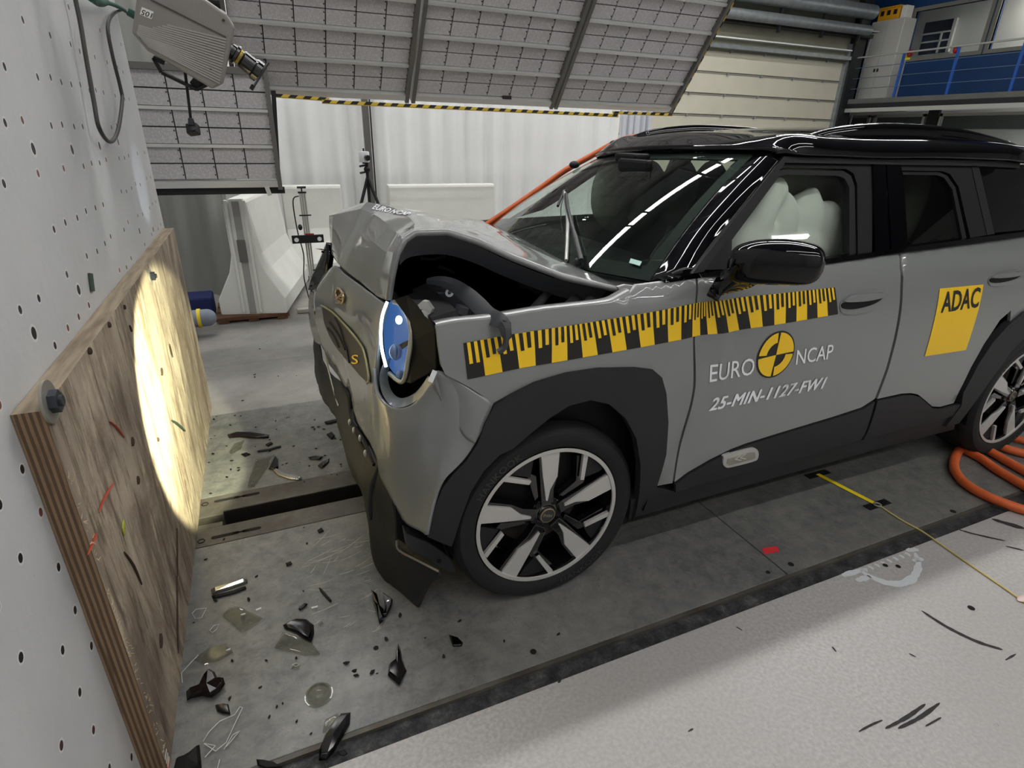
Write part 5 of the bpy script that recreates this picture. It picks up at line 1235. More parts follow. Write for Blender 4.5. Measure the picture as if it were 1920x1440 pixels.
put('inner_divider', prism(NB(), [U(a, b, y=.25) for a, b in ((730, 655), (765, 638), (764, 648), (736, 668))], (.01, .01, 0)), m_blk, hl)
# outer lens shell
bm = NB(); loft(bm, [[U(724, 566, y=.285), U(740, 564, y=.255), U(752, 572, y=.23)], [U(713, 600, y=.285), U(738, 602, y=.25), U(769, 604, y=.168)], [U(713, 650, y=.28), U(738, 655, y=.25), U(771, 640, y=.143)], [U(724, 694, y=.255), U(740, 705, y=.23), U(760, 708, y=.163)]], 5, 5)
put('clear_lens', bm, glassmat('lamp lens glass', (225, 235, 240), 1.15), hl, smooth=60)
def spot(name, loc, tgt, power, size, col, blend=.25, r=.02):
    l = bpy.data.lights.new(name, 'SPOT'); l.energy = power; l.spot_size = R_(size); l.spot_blend = blend; l.color = col; l.shadow_soft_size = r
    o = bpy.data.objects.new(name, l); COL.objects.link(o); o.location = loc; o.rotation_euler = (Vector(tgt)-Vector(loc)).to_track_quat('-Z', 'Y').to_euler(); return o
spot('headlamp_beam', (.90, .33, .80), (.283, .93, .55), 215, 58, (.98, 1.0, .66), .12)
spot('headlamp_low_beam', (.90, .33, .80), (.283, .76, .60), 70, 18, (1.0, 1.0, .85), .9)
spot('far_headlamp_beam', (.86, 1.52, .86), (.234, 1.74, 1.24), 7, 22, (.78, .88, 1.0), .3)

# --- engine bay
bay = put('engine_bay', box(NB(), (1.06, .10, .35), (1.80, 1.62, .74)), m_bay, car)
bm = NB(); box(bm, (1.78, .12, .35), (1.84, 1.62, 1.04)); box(bm, (1.03, 1.50, .5), (1.80, 1.58, 1.02)); box(bm, (1.02, .34, .4), (1.08, 1.55, .98)); put('bay_wall', bm, m_bay, bay)
def bayb(name, a, b, mtl, **k): return put(name, box(NB(), a, b), mtl, bay, **k)
fan = U(838, 600, y=.34)
put('fan_shroud', prism(NB(), [U(a, b, y=.30) for a, b in ((790, 560), (815, 548), (860, 545), (905, 560), (900, 604), (830, 612), (800, 600))], (0, .12, 0)), m_bay2, bay, bevel=.006)
for k in range(4): put('vent_slot', bar(NB(), U(834+k*2, 580+k*7, y=.295), U(862+k*2, 576+k*7, y=.295), .012, .008), m_bay, bay)
p = U(843, 549, y=.27); put('washer', lathe(NB(), [(.006, 0), (.013, 0), (.013, .004), (.006, .004)], p, 'y', 20), m_stw, bay, smooth=30)
put('bright_bracket', prism(NB(), [U(a, b, y=.10) for a, b in ((783, 572), (792, 564), (800, 566), (810, 580), (806, 590), (798, 582), (788, 580))], (.01, .01, 0)), m_metal, bay)
put('bright_bracket', prism(NB(), [U(a, b, y=.09) for a, b in ((790, 582), (800, 590), (803, 598), (796, 592))], (.01, .01, 0)), m_metal, bay)
put('connector_plug', prism(NB(), [U(a, b, y=.2) for a, b in ((861, 573), (880, 578), (876, 594), (857, 590))], (0, .03, 0)), mat('plug grey', (92, 92, 96), .4), bay, bevel=.003)
put('hinge_bracket', prism(NB(), [U(a, b, y=.075) for a, b in ((866, 600), (872, 595), (905, 596), (926, 598), (910, 603), (870, 608))], (0, .02, 0)), mat('bracket grey', (150, 150, 156), .4, .3), bay, bevel=.003)
seal = [(800, 527, .32), (825, 527, .28), (850, 535, .24), (875, 552, .17), (895, 570, .12), (915, 590, .06), (935, 600, .0), (946, 612, -.02), (949, 635, -.03), (945, 652, -.03), (933, 660, -.03)]
P = cr([U(a, b, y=c) for a, b, c in seal], 5); bm = NB(); m_ = len(P); L = []
for i, p in enumerate(P):
    d = (P[min(i+1, m_-1)]-P[max(i-1, 0)]).normalized(); s = d.cross(CF).normalized(); t_ = i/(m_-1); w_ = .005+.019*math.sin(math.pi*min(1, t_*1.15+.02))**.7 if t_ < .8 else .008
    L.append([bm.verts.new(p+s*w_), bm.verts.new(p-CF*.008), bm.verts.new(p-s*w_), bm.verts.new(p+CF*.006)])
for a, b in zip(L, L[1:]):
    for k in range(4): bm.faces.new((a[k], a[(k+1) % 4], b[(k+1) % 4], b[k]))
bmesh.ops.recalc_face_normals(bm, faces=bm.faces)
put('rubber_seal_strip', bm, mat('seal dark grey', (56, 57, 60), .5), bay, smooth=35)
put('seal_clip', prism(NB(), [U(a, b, y=-.02) for a, b in ((944, 600), (958, 604), (960, 632), (952, 640), (944, 628))], (0, .012, 0)), m_bay2, bay)
put('body_bracket', prism(NB(), [U(a, b, y=.45) for a, b in ((958, 512), (972, 514), (1010, 522), (1036, 535), (1034, 548), (1018, 545), (1006, 553), (992, 542), (976, 541), (974, 526), (962, 520))], (0, .01, 0)), mat('primer grey bracket', (84, 84, 86), .6), bay, bevel=.002)
put('body_bracket', prism(NB(), [U(a, b, y=.48) for a, b in ((1040, 545), (1055, 532), (1085, 540), (1070, 552), (1050, 556))], (0, .01, 0)), bpy.data.materials['primer grey bracket'], bay, bevel=.002)
for a, b, r in (((1048, 525, .4), (998, 583, .16), .014), ((1095, 545, .35), (1062, 576, .15), .016), ((1115, 548, .3), (1100, 572, .14), .014)):
    put('strut_bar', cyl(NB(), U(a[0], a[1], y=a[2]), U(b[0], b[1], y=b[2]), r, seg=12), m_bay2, bay, smooth=50)
for pts in (((785, 480, .6), (800, 470, .6), (815, 476, .6)), ((822, 500, .5), (840, 505, .5), (852, 512, .5)), ((1050, 560, .3), (1062, 558, .3), (1066, 566, .3)), ((790, 484, .5), (810, 486, .5), (835, 480, .5))):
    put('hose', tube(NB(), cr([U(*q[:2], y=q[2]) for q in pts], 5), .006, 8), m_bay2, bay, smooth=60)
put('scuttle_corner', prism(NB(), [U(a, b, y=.13) for a, b in ((1158, 538), (1172, 534), (1190, 536), (1184, 548), (1172, 553), (1162, 545))], (0, .01, 0)), mat('torn light metal', (196, 194, 190), .5, .2), bay)
put('scuttle_panel', prism(NB(), [Vector((1.70, .12, 1.03)), Vector((1.84, .10, 1.06)), Vector((1.84, 1.60, 1.03)), Vector((1.60, 1.5, .99)), Vector((1.55, .9, .99))], (0, 0, -.03)), m_bay, car)

# --- interior
cab = put('dashboard', loft(NB(), [], 1, 1) if False else box(NB(), (1.84, .14, .62), (2.22, 1.60, 1.02)), m_bay, car, bevel=.05, label='dark dashboard behind the windscreen')
put('floor_pan', box(NB(), (1.1, .20, .17), (4.7, 1.54, .30)), m_bay, car)  # unseen slab under the cabin, put in to block light
put('rear_bulkhead', box(NB(), (4.0, .2, .3), (4.7, 1.54, 1.1)), m_bay, car)
bm = NB()
def seat(bm, x, y):
    loft(bm, [[Vector((x+.10+.0, y-.22, .45)), Vector((x+.06, y, .45)), Vector((x+.10, y+.22, .45))], [Vector((x+.15, y-.24, .75)), Vector((x+.10, y, .75)), Vector((x+.15, y+.24, .75))], [Vector((x+.24, y-.20, 1.05)), Vector((x+.2, y, 1.05)), Vector((x+.24, y+.2, 1.05))], [Vector((x+.28, y-.10, 1.15)), Vector((x+.25, y, 1.15)), Vector((x+.28, y+.10, 1.15))], [Vector((x+.32, y-.12, 1.28)), Vector((x+.28, y, 1.30)), Vector((x+.32, y+.12, 1.28))]], 4, 4)
m_seat = mat('dark seat cloth', (34, 36, 38), .8)
for x, y in ((2.75, .50), (2.75, 1.24), (3.6, .5), (3.6, 1.24)):
    bm = NB(); seat(bm, x, y); o = put('seat_back', bm, m_seat, car, smooth=60); solid(o, .12, 0)
sw_ = U(1160, 455, y=.5); c = Vector((2.22, .50, 1.02)); ax = Vector((-.85, 0, .45)).normalized()
s1, s2 = frame_of(ax); put('steering_wheel', tube(NB(), [c+(s1*math.cos(R_(15*k))+s2*math.sin(R_(15*k)))*.175 for k in range(24)], .015, 8, closed=True), m_bay2, car, smooth=60)
p = U(1150, 350, y=.85); bm = NB(); p1 = Vector((2.16, .80, 1.36)); box(bm, (p1.x-.015, p1.y-.11, p1.z-.04), (p1.x+.015, p1.y+.11, p1.z+.04)); put('interior_mirror', bm, m_bay, car, bevel=.012)
put('sensor_box', box(NB(), (2.16, .80, 1.385), (2.24, .96, 1.42)), m_bay, car, bevel=.01)
put('headlining', prism(NB(), [Vector((2.4, .3, 1.41)), Vector((2.4, 1.44, 1.40)), Vector((4.3, 1.44, 1.38)), Vector((4.3, .3, 1.38))], (0, 0, .015)), mat('headlining grey', (90, 90, 86), .9), car)
def blob(name, parts_, mtl, vox=.012, sm_=6, label=None):
    bm = NB()
    for c, r, sc, rot in parts_:
        k = bmesh.ops.create_icosphere(bm, subdivisions=3, radius=r); M = Matrix.Translation(Vector(c)) @ Matrix.Rotation(rot, 4, 'Y') @ Matrix.Diagonal((*sc, 1))
        bmesh.ops.transform(bm, matrix=M, verts=k['verts'])
    o = put(name, bm, mtl, car, label=label); r = o.modifiers.new('r', 'REMESH'); r.mode = 'VOXEL'; r.voxel_size = vox; r.use_smooth_shade = True
    s = o.modifiers.new('s', 'SMOOTH'); s.factor = .7; s.iterations = sm_; return o
def ab(px, py, y): return U(px, py, y=y)
P_ = []
for px, py, y, r, sc, rot in ((1412, 420, .24, .11, (.55, .6, 1.5), .5), (1440, 385, .25, .07, (.5, .6, 1.5), .75), (1455, 440, .26, .11, (.6, .6, 1.4), .1), (1500, 425, .28, .12, (.9, .6, 1.1), 0), (1512, 395, .28, .07, (.8, .6, 1.3), .1), (1545, 450, .27, .12, (.7, .6, 1.3), -.2), (1590, 402, .27, .075, (.7, .6, 1.4), .6), (1560, 430, .27, .10, (.6, .6, 1.4), .7), (1400, 470, .24, .13, (1, .6, 1), 0), (1480, 480, .27, .16, (1.3, .6, .8), 0), (1580, 465, .26, .07, (.9, .6, .6), .3), (1450, 352, .27, .05, (1.1, .6, .7), -.6)):
    P_.append((ab(px, py, y), r, sc, rot))
blob('airbag', P_, m_bag, label='white inflated airbag filling the front side window')
P_ = [((2.45+.22*k, 1.40, 1.20-.01*(k % 2)), .17, (.75, .45, 1.15), 0) for k in range(9)]
blob('curtain_airbag', P_, m_bagd, .02, 6, 'grey curtain airbag hanging on the far side of the cabin')
P_ = [(ab(1530, 360, .42), .19, (1, .4, .9), 0), (ab(1580, 370, .42), .16, (.7, .4, 1.2), 0), (ab(1480, 350, .42), .15, (1, .4, .7), 0)]
blob('curtain_airbag', P_, m_bagd, .016, 5, 'grey curtain airbag behind the white one in the front window')
P_ = [(ab(1705, 380, .36), .12, (.6, .5, 1.7), 0), (ab(1745, 370, .40), .18, (1, .5, 1.2), 0), (ab(1785, 390, .40), .13, (1, .5, 1.2), 0)]
blob('curtain_airbag', P_, m_bagd, .016, 5, 'grey curtain airbag in the rear side window')

# --- mirror
ml = thing  # (keep helper name)
P0, P1 = U(1366, 494, y=-.03), U(1546, 500, y=-.235)
ax = (P1-P0).normalized(); upv = Vector((0, 0, 1)); fw = ax.cross(upv).normalized()
if fw.x > 0: fw = -fw
rowsM = []
for s, h, d in ((0, .015, .02), (.02, .040, .035), (.10, .055, .05), (.3, .063, .062), (.6, .062, .066), (.85, .054, .06), (.96, .038, .045), (1.0, .012, .02)):
    c = P0.lerp(P1, s)+upv*(.010*math.sin(math.pi*s)); ring = []
    for k in range(17):
        a = 2*math.pi*k/16; ca, sa = math.cos(a), math.sin(a); e = .6
        ring.append(c+fw*(d*math.copysign(abs(ca)**e, ca))+upv*(h*math.copysign(abs(sa)**e, sa)))
    rowsM.append(ring)
bm = NB(); Vr = []
for s_i, ring in enumerate([cr([r[i] for r in rowsM], 4) for i in range(16)]): Vr.append([bm.verts.new(p) for p in ring])
for i in range(16):
    A, Bq = Vr[i], Vr[(i+1) % 16]
    for k in range(len(A)-1): bm.faces.new((A[k], A[k+1], Bq[k+1], Bq[k]))
bm.faces.new([v[0] for v in Vr]); bm.faces.new([v[-1] for v in Vr][::-1]); bmesh.ops.recalc_face_normals(bm, faces=bm.faces)
mir = put('door_mirror', bm, m_gloss, car, smooth=50)
bm = NB(); loft(bm, [[U(1335, 560, y=.0), U(1345, 545, y=-.01), U(1380, 535, y=.0)], [U(1352, 528, y=-.02), U(1368, 520, y=-.05), U(1400, 530, y=-.03)], [U(1366, 506, y=-.04), U(1390, 505, y=-.08), U(1420, 520, y=-.05)]], 4, 4); o = put('mirror_foot', bm, m_gloss, mir, smooth=50); solid(o, .04, 0)
# --- door handles
def handle(cx, cy, w_, h_, par, lab):
    ring = [(cx-w_, cy+h_*.5), (cx-w_*.93, cy-h_*.1), (cx-w_*.5, cy-h_*.62), (cx, cy-h_*.85), (cx+w_*.6, cy-h_), (cx+w_*.97, cy-h_*.8), (cx+w_, cy-h_*.1), (cx+w_*.8, cy+h_*.42), (cx+w_*.3, cy+h_*.75), (cx-w_*.4, cy+h_*.98), (cx-w_*.85, cy+h_*.9)]
    P = XZ(ring); bm = NB(); skin_panel(bm, [(p.x, p.y) for p in cr([(a, b, 0) for a, b in P], 3, True)], lambda x, z: ys(x, z)-.004, .01, .03); g = put('door_handle', bm, m_paint, par, smooth=50)
    ring = [(cx-w_*.93, cy+h_*.45), (cx-w_*.9, cy+h_*.05), (cx-w_*.3, cy-h_*.02), (cx+w_*.3, cy-h_*.12), (cx+w_*.88, cy-h_*.42), (cx+w_*.6, cy+h_*.02), (cx+w_*.1, cy+h_*.35), (cx-w_*.5, cy+h_*.55)]
    P = XZ(ring); bm = NB(); skin_panel(bm, [(p.x, p.y) for p in cr([(a, b, 0) for a, b in P], 3, True)], lambda x, z: ys(x, z)-.0065, .003, .03); put('handle_recess', bm, m_bay, g, smooth=50)
    ring = [(cx-w_*.9, cy-h_*.1), (cx-w_*.5, cy-h_*.5), (cx, cy-h_*.68), (cx+w_*.85, cy-h_*.78), (cx+w_*.92, cy-h_*.5), (cx+w_*.3, cy-h_*.2), (cx-w_*.3, cy-h_*.08)]
    P = XZ(ring); bm = NB(); skin_panel(bm, [(p.x, p.y) for p in cr([(a, b, 0) for a, b in P], 3, True)], lambda x, z: ys(x, z)-.016, .01, .03); put('handle_grip', bm, m_paint, g, smooth=50)
handle(1616, 566, 42, 24, fd, ''); handle(1884, 521, 32, 16, rd, '')
# --- side marker in the door trim
ring = [(1352, 856), (1356, 850), (1400, 838), (1412, 838), (1417, 845), (1416, 856), (1408, 862), (1365, 873), (1355, 872), (1351, 866)]
bm = NB(); skin_panel(bm, [(p.x, p.y) for p in cr([(a, b, 0) for a, b in XZ(ring)], 3, True)], lambda x, z: ys(x, z)-.014, .012, .03); sm_k = put('side_badge', bm, m_rim, car, smooth=50)
ring = [(1359, 857), (1400, 845), (1410, 845), (1411, 855), (1404, 858), (1362, 869), (1357, 865)]
bm = NB(); skin_panel(bm, XZ(ring), lambda x, z: ys(x, z)-.0155, .003, .03); put('badge_field', bm, mat('badge beige', (150, 146, 134), .4, .3), sm_k)
for dx in (0, 9):
    bm = NB()
    for sgn in (1, -1): a, b = SP(1372+dx, 857-dx*.28), SP(1383+dx, 854-dx*.28+sgn*5); bar(bm, a+Vector((0, -.017, 0)), b+Vector((0, -.017, 0)), .004, .003, up=(0, 1, 0))
    put('badge_arrow', bm, m_rim, sm_k)

# --- wheels
def wheel(xc, yc_, zc, parts_full=True, name='wheel', rot=0, label=None):
    c = Vector((xc, yc_, zc))
    prof = [(.255, .012), (.262, .000), (.275, -.006), (.295, -.010), (.312, -.006), (.326, .010), (RT-.002, .030), (RT, .06), (RT, .17), (RT-.004, .20), (.315, .222), (.262, .215), (.255, .20)]
    w_ = put(name, lathe(NB(), prof, c, 'y', 96), m_tyre, car, smooth=30, label=label)
    if not parts_full: 
        put('rim', lathe(NB(), [(.0, .03), (.25, .03), (.258, .01)], c, 'y', 32), m_rimb, w_); return w_
    for k, h in enumerate((.05, .09, .13, .17)): put('tread_groove', lathe(NB(), [(RT+.0008, h-.003), (RT+.0008, h+.003)], c, 'y', 64), m_bay, w_)
    def L3(u, v, h, a): return c+Vector((-(u*math.cos(a)-v*math.sin(a)), h, u*math.sin(a)+v*math.cos(a)))
    # note: seen from -y with x to the right -> mirror u so angles read counter-clockwise in the photo
    def L3(u, v, h, a):
        X = u*math.cos(a)-v*math.sin(a); Z = u*math.sin(a)+v*math.cos(a); return c+Vector((X, h, Z))
    rim = put('rim', lathe(NB(), [(.256, .004), (.258, .000), (.246, .002), (.243, .010), (.236, .03), (.225, .10), (.22, .19)], c, 'y', 96), [m_rimb], w_, smooth=40)
    put('rim_ring', lathe(NB(), [(.2575, .0012), (.257, -.001), (.2445, -.0005), (.2435, .004)], c, 'y', 96), m_rim, rim, smooth=40)
    def poly(pts, a, h0, h1, mi=0):
        bm = NB(); prism(bm, [L3(u, v, h0, a) for u, v in pts], (0, h1-h0, 0)); return bm
    for k in range(5):
        a = R_(rot+72*k)
        bl_ = [(.246, .034), (.18, .030), (.10, .026), (.045, .022), (.045, -.022), (.10, -.022), (.15, -.038), (.246, -.046)]
        sp = put('spoke', poly(bl_, a, .012, .045), m_rimb, rim, bevel=.003)
        put('spoke_face', poly([(.246, .030), (.16, .022), (.066, .010), (.064, .004), (.105, -.004), (.150, -.030), (.246, -.036)], a, .004, .013), m_rim, sp, bevel=.001)
        v0 = -.132
        put('spoke_bar', poly([(.207, v0+.008), (.112, v0+.016), (.108, v0+.002), (.203, v0-.010)], a, .004, .016), m_rim, rim, bevel=.001)
        put('spoke_web', poly([(.20, v0+.022), (.10, v0+.022), (.060, -.045), (.05, -.06), (.085, v0-.008), (.10, v0-.012), (.19, v0-.016)], a, .022, .05), m_rimb, rim, bevel=.003)
        pts = [(.2, v0-.012), (.105, v0-.004)]; ang0 = math.atan2(v0-.004, .105); 
        arc = [(.243*math.cos(q), .243*math.sin(q)) for q in [math.atan2(v0-.012, .2)-R_(4*j) for j in range(1, 7)]]
        put('dark_insert', poly([(.2, v0-.010)]+arc+[(.115, v0-.06), (.108, v0-.004)], a, .018, .03), mat('patterned insert', (22, 20, 22), .5, var=.8, vscale=150) if 'patterned insert' not in bpy.data.materials else bpy.data.materials['patterned insert'], rim)
    hub = put('hub', lathe(NB(), [(.0, .016), (.030, .016), (.034, .022), (.060, .026), (.068, .045), (.07, .08)], c, 'y', 48), m_rimb, rim, smooth=30)
    for k in range(5):
        a = R_(rot+36+72*k); p = L3(.048, 0, .022, a); put('lug_hole', cyl(NB(), p, p+Vector((0, .006, 0)), .011, seg=16), m_hole, hub)
    cp = put('centre_cap', lathe(NB(), [(0, .010), (.024, .010), (.026, .014), (.026, .018)], c, 'y', 32), m_bay2, hub, smooth=30)
    put('cap_ring', lathe(NB(), [(.0245, .0085), (.027, .009), (.027, .014)], c, 'y', 32), m_brz, cp, smooth=40)
    ta = R_(rot-90+160)
    def cap(u, v):
        uu, vv = (u-.5)*.034, (v-.5)*.011; X = uu*math.cos(ta)-vv*math.sin(ta); Z = uu*math.sin(ta)+vv*math.cos(ta); return c+Vector((X, .0092, Z))
    text_on('MINI', cap, 'cap_lettering', m_brz, cp, bold=.01)
    put('brake_disc', lathe(NB(), [(.02, .09), (.155, .09), (.155, .11), (.02, .11)], c, 'y', 48), mat('brake disc', (86, 82, 78), .4, .6) if 'brake disc' not in bpy.data.materials else bpy.data.materials['brake disc'], w_, smooth=30)
    bm = NB(); prism(bm, [L3(u, v, .075, R_(100)) for u, v in ((.10, -.06), (.17, -.06), (.18, 0), (.17, .06), (.10, .06))], (0, .05, 0)); put('brake_caliper', bm, m_bay2, w_, bevel=.006)
    put('rim_back', lathe(NB(), [(0, .13), (.22, .13)], c, 'y', 32), m_bay, rim)
    # lettering on the side wall
    for ac_, s in ((132, 'HANKOOK'), (-60, 'HANKOOK')):
        def tl(u, v):
            a = R_(ac_+(.5-u)*38*(1 if ac_ > 0 else -1)*(1)); r = .286+(v-.5)*.022*(1 if ac_ > 0 else -1)
            return c+Vector((r*math.cos(a), -.0100, r*math.sin(a)))
        text_on(s, tl, 'tyre_lettering', mat('tyre lettering', (48, 48, 48), .5) if 'tyre lettering' not in bpy.data.materials else bpy.data.materials['tyre lettering'], w_, bold=.01, cell=20, spacing=1.1)
    return w_
wheel(XF, .035, ZF, rot=92, label='near front wheel'); wheel(XR, .035, ZR+.0, rot=80, label='near rear wheel')
wheel(XF, 2*YC-.25, ZF+.012, False); wheel(XR, 2*YC-.25, ZR+.012, False)
# far body side and tail
def ysf(x, z): return 2*YC-ys(x, z)
bm = NB(); skin_panel(bm, [(1.0, .55), (1.10, .98), (1.80, 1.05), (4.74, 1.10), (4.80, .80), (4.72, .45), (4.52, .5), (4.3, .78), (4.04, .84), (3.8, .78), (3.6, .5), (3.55, .22), (1.85, .22), (1.75, .6), (1.45, .76), (1.2, .68), (1.1, .5)], ysf, .012, .06, 0, -1); put('far_body_side', bm, m_paint, car, smooth=50)
bm = NB(); skin_panel(bm, [(1.98, 1.05), (2.50, 1.41), (2.7, 1.43), (4.2, 1.40), (4.45, 1.36), (4.74, 1.10), (4.5, 1.12), (4.3, 1.34), (4.05, 1.36), (4.05, 1.11), (3.9, 1.11), (3.9, 1.37), (3.05, 1.39), (3.03, 1.10), (2.9, 1.10), (2.92, 1.39), (2.56, 1.38), (2.16, 1.10)], ysf, .03, .08, 0, -1); put('far_window_frames', bm, m_gloss, car, smooth=50)
bm = NB(); loft(bm, [[Vector((4.74-.04*0, .2, .35)), Vector((4.86, YC, .35)), Vector((4.74, 1.55, .35))], [Vector((4.78, .18, .8)), Vector((4.90, YC, .8)), Vector((4.78, 1.57, .8))], [Vector((4.72, .2, 1.12)), Vector((4.82, YC, 1.14)), Vector((4.72, 1.55, 1.12))], [Vector((4.45, .32, 1.36)), Vector((4.50, YC, 1.38)), Vector((4.45, 1.43, 1.36))]], 5, 5); o = put('tailgate', bm, m_paint, car, smooth=60); solid(o, .02, 0)

# --- stickers on the side
hs = None
def strip_px(lo, hi, n):
    """points along the lower and upper pixel lines of the scale sticker"""
    pass
rl = [(876, 711), (960, 693), (1040, 679), (1120, 665), (1200, 651), (1262, 639), (1304, 632), (1380, 620), (1470, 606), (1574, 588)]
ru = [(868, 643), (950, 628), (1040, 614), (1110, 603), (1190, 588), (1258, 575), (1302, 568), (1370, 561), (1470, 549), (1568, 538)]
RL = cr([SP(*q) for q in rl], 8); RU = cr([SP(*q) for q in ru], 8)
RL = [Vector((p.x, 0, p.z)) for p in RL]; RU = [Vector((p.x, 0, p.z)) for p in RU]
def samp(L, t): 
    k = t*(len(L)-1); i = min(int(k), len(L)-2); return L[i].lerp(L[i+1], k-i)
x0r, x1r = RL[0].x, RL[-1].x; NBk = int(round((x1r-x0r)/.0505)); 
scale = None
bmY = NB(); bmK = NB()
def rq(bm, t0, t1, v0, v1, off):
    n_ = 2
    V_ = [[samp(RL, t0+(t1-t0)*i/n_).lerp(samp(RU, t0+(t1-t0)*i/n_), v0+(v1-v0)*j/2) for j in range(3)] for i in range(n_+1)]
    Q = [[bm.verts.new((p.x, yc(p.x, p.z)-off, p.z)) for p in r] for r in V_]
    for i in range(n_):
        for j in range(2): bm.faces.new((Q[i][j], Q[i+1][j], Q[i+1][j+1], Q[i][j+1]))
import bisect
def tx(x):
    lo_, hi_ = 0., 1.
    for _ in range(30):
        m__ = (lo_+hi_)/2
        if samp(RL, m__).x < x: lo_ = m__
        else: hi_ = m__
    return (lo_+hi_)/2
def xmap(s):  # the sheet is squeezed where the metal buckled
    x = x0r+(x1r-x0r)*s; return x
xs_ = []; x = x0r
while x < x1r-.005:
    wdt = .0505*(1-.45*math.exp(-((x-1.93)/.055)**2)); xs_.append(x); x += wdt
xs_.append(x1r); bl = 0
for a, b in zip(xs_, xs_[1:]):
    if b-a < .01: continue
    yel = bl % 2 == 1; own, opp = (bmY, bmK) if yel else (bmK, bmY)
    t0, t1 = tx(a), tx(b); rq(own, t0, t1, 0, 1, .0022)
    for q in (1, 3): u0, u1 = tx(a+(b-a)*q/5), tx(a+(b-a)*(q+1)/5); rq(opp, u0, u1, .42 if bl % 2 == 0 and bl < 2 else (.50 if q == 1 else .56), 1, .0036)
    bl += 1
for b_ in (bmY, bmK): bmesh.ops.recalc_face_normals(b_, faces=b_.faces)
scale = put('scale_sticker', bmY, m_sty, car, label='yellow and black measuring scale sticker'); put('black_divisions', bmK, m_stk, scale)
for b_ in (scale,): pass
def side_text(s, p00, p10, p01, name, mtl, parent, bold=0, shear=0, off=.0025, cell=8, spacing=1, dup=()):
    A_, B_, C_ = SP(*p00), SP(*p10), SP(*p01)
    def f(u, v):
        x = A_.x+(B_.x-A_.x)*u+(C_.x-A_.x)*v; z = A_.z+(B_.z-A_.z)*u+(C_.z-A_.z)*v; return Vector((x, yc(x, z)-off, z))
    return text_on(s, f, name, mtl, parent, bold=bold, shear=shear, cell=cell, spacing=spacing, dup=dup)
side_text('EURO', (1328, 716), (1412, 702), (1330, 683), 'door_lettering', m_stw, fd, bold=.003)
side_text('NCAP', (1491, 684), (1559, 672), (1494, 656), 'door_lettering', m_stw, fd, bold=.003)
side_text('25-MIN-1127-FW1', (1328, 771), (1543, 728), (1333, 748), 'test_number', m_stw, fd, bold=0, shear=.22, cell=16, spacing=1.06, dup=((.004, 0), (.008, 0), (.002, .05), (.006, .05)))
ec = SP(1454, 665); er, et = SP(1488, 661), SP(1455, 621); ra, rb = abs(er.x-ec.x), abs(et.z-ec.z); rr_ = (ra+rb)/2
def disc(bm, r0, r1, a0, a1, off, n_=12):
    P = []
    for k in range(n_+1):
        a = R_(a0+(a1-a0)*k/n_); P.append([(ec.x+r*ra*math.cos(a), ec.z+r*rb*math.sin(a)) for r in (r0, r1)])
    for p, q in zip(P, P[1:]):
        if r0 == 0: vs = [(ec.x, ec.z), p[1], q[1]]
        else: vs = [p[0], p[1], q[1], q[0]]
        bm.faces.new([bm.verts.new((x, yc(x, z)-off, z)) for x, z in vs])
bm = NB(); disc(bm, 0, 1.0, 0, 360, .002, 48); e = put('target_emblem', bm, m_stk, fd, label='round yellow and black target emblem')
bm = NB(); disc(bm, 0, .93, 2, 86, .0032); disc(bm, .52, .93, 94, 176, .0032); disc(bm, 0, .93, 184, 266, .0032); disc(bm, .52, .93, 274, 356, .0032)
put('yellow_field', bm, m_sty, e)
st_ = side('advert_sticker', [(1761, 541), (1843, 533), (1810, 656), (1733, 668)], m_sty, t=.001, off=-.0025, parent=rd, label='yellow slanted advertising sticker')
A_ = (1762, 585)
side_text('ADAC', (1762, 587), (1832, 576), (1767, 547), 'sticker_lettering', m_stk, st_, bold=.022, off=.004, cell=6)
# orange wiring along the far windscreen pillar
for k, (dy, dz) in enumerate(((0, 0), (.02, -.02))):
    P = [Vector(U(a, b+k*3, y=1.66+.01*k)) for a, b in ((912, 420), (960, 388), (1015, 350), (1060, 318), (1110, 290), (1150, 268), (1180, 257), (1215, 255), (1258, 264))]
    put('orange_wiring', tube(NB(), cr(P, 6), .012, 10), m_or, car, smooth=60)
for a, b in ((1077, 309), (1152, 270)): put('wiring_clamp', ball(NB(), U(a, b, y=1.58), .022, (1.4, 1, .9)), m_blk, car, smooth=60)
# ------------------------------------------------------------------ broken pieces in front of the car
m_sh = mat('gloss black broken plastic', (8, 7, 8), .16); m_shr = mat('dark red black plastic', (18, 7, 8), .16)
m_shm = mat('matt black broken plastic', (14, 13, 13), .6, spec=.3)
m_clr = glassmat('clear broken plastic', (238, 238, 234), 1.28); m_chr = mat('chrome piece', (190, 188, 180), .15, .9)
def shard(name, px, mtl, label, h=.012, t=.003, cat='debris', curl=.0, tilt=0):
    P = [U(a, b, z=.003) for a, b in px]; c = sum(P, Vector())/len(P)
    bm = NB(); E = []
    for i, p in enumerate(P):
        E.append(p+Vector((0, 0, abs(random.gauss(0, curl))+tilt*(p.x-c.x if tilt else 0)*0+.001)))
    h *= .6; M_ = [(c+(e-c)*.78)+Vector((0, 0, h*.7+random.uniform(-.1, .1)*h)) for e in E]
    a = [bm.verts.new(p) for p in E]; b = [bm.verts.new(p) for p in M_]; v = bm.verts.new(c+Vector((0, 0, h))); n = len(a)
    for i in range(n):
        j = (i+1) % n; bm.faces.new((a[i], a[j], b[j], b[i])); bm.faces.new((b[i], b[j], v))
    bmesh.ops.recalc_face_normals(bm, faces=bm.faces)
    if bm.faces[:][0].normal.z < 0: bmesh.ops.reverse_faces(bm, faces=bm.faces[:])
    o = put(name, bm, mtl, loc=(c.x, c.y, 0), smooth=12); solid(o, t, 0); return tag(o, label, cat)
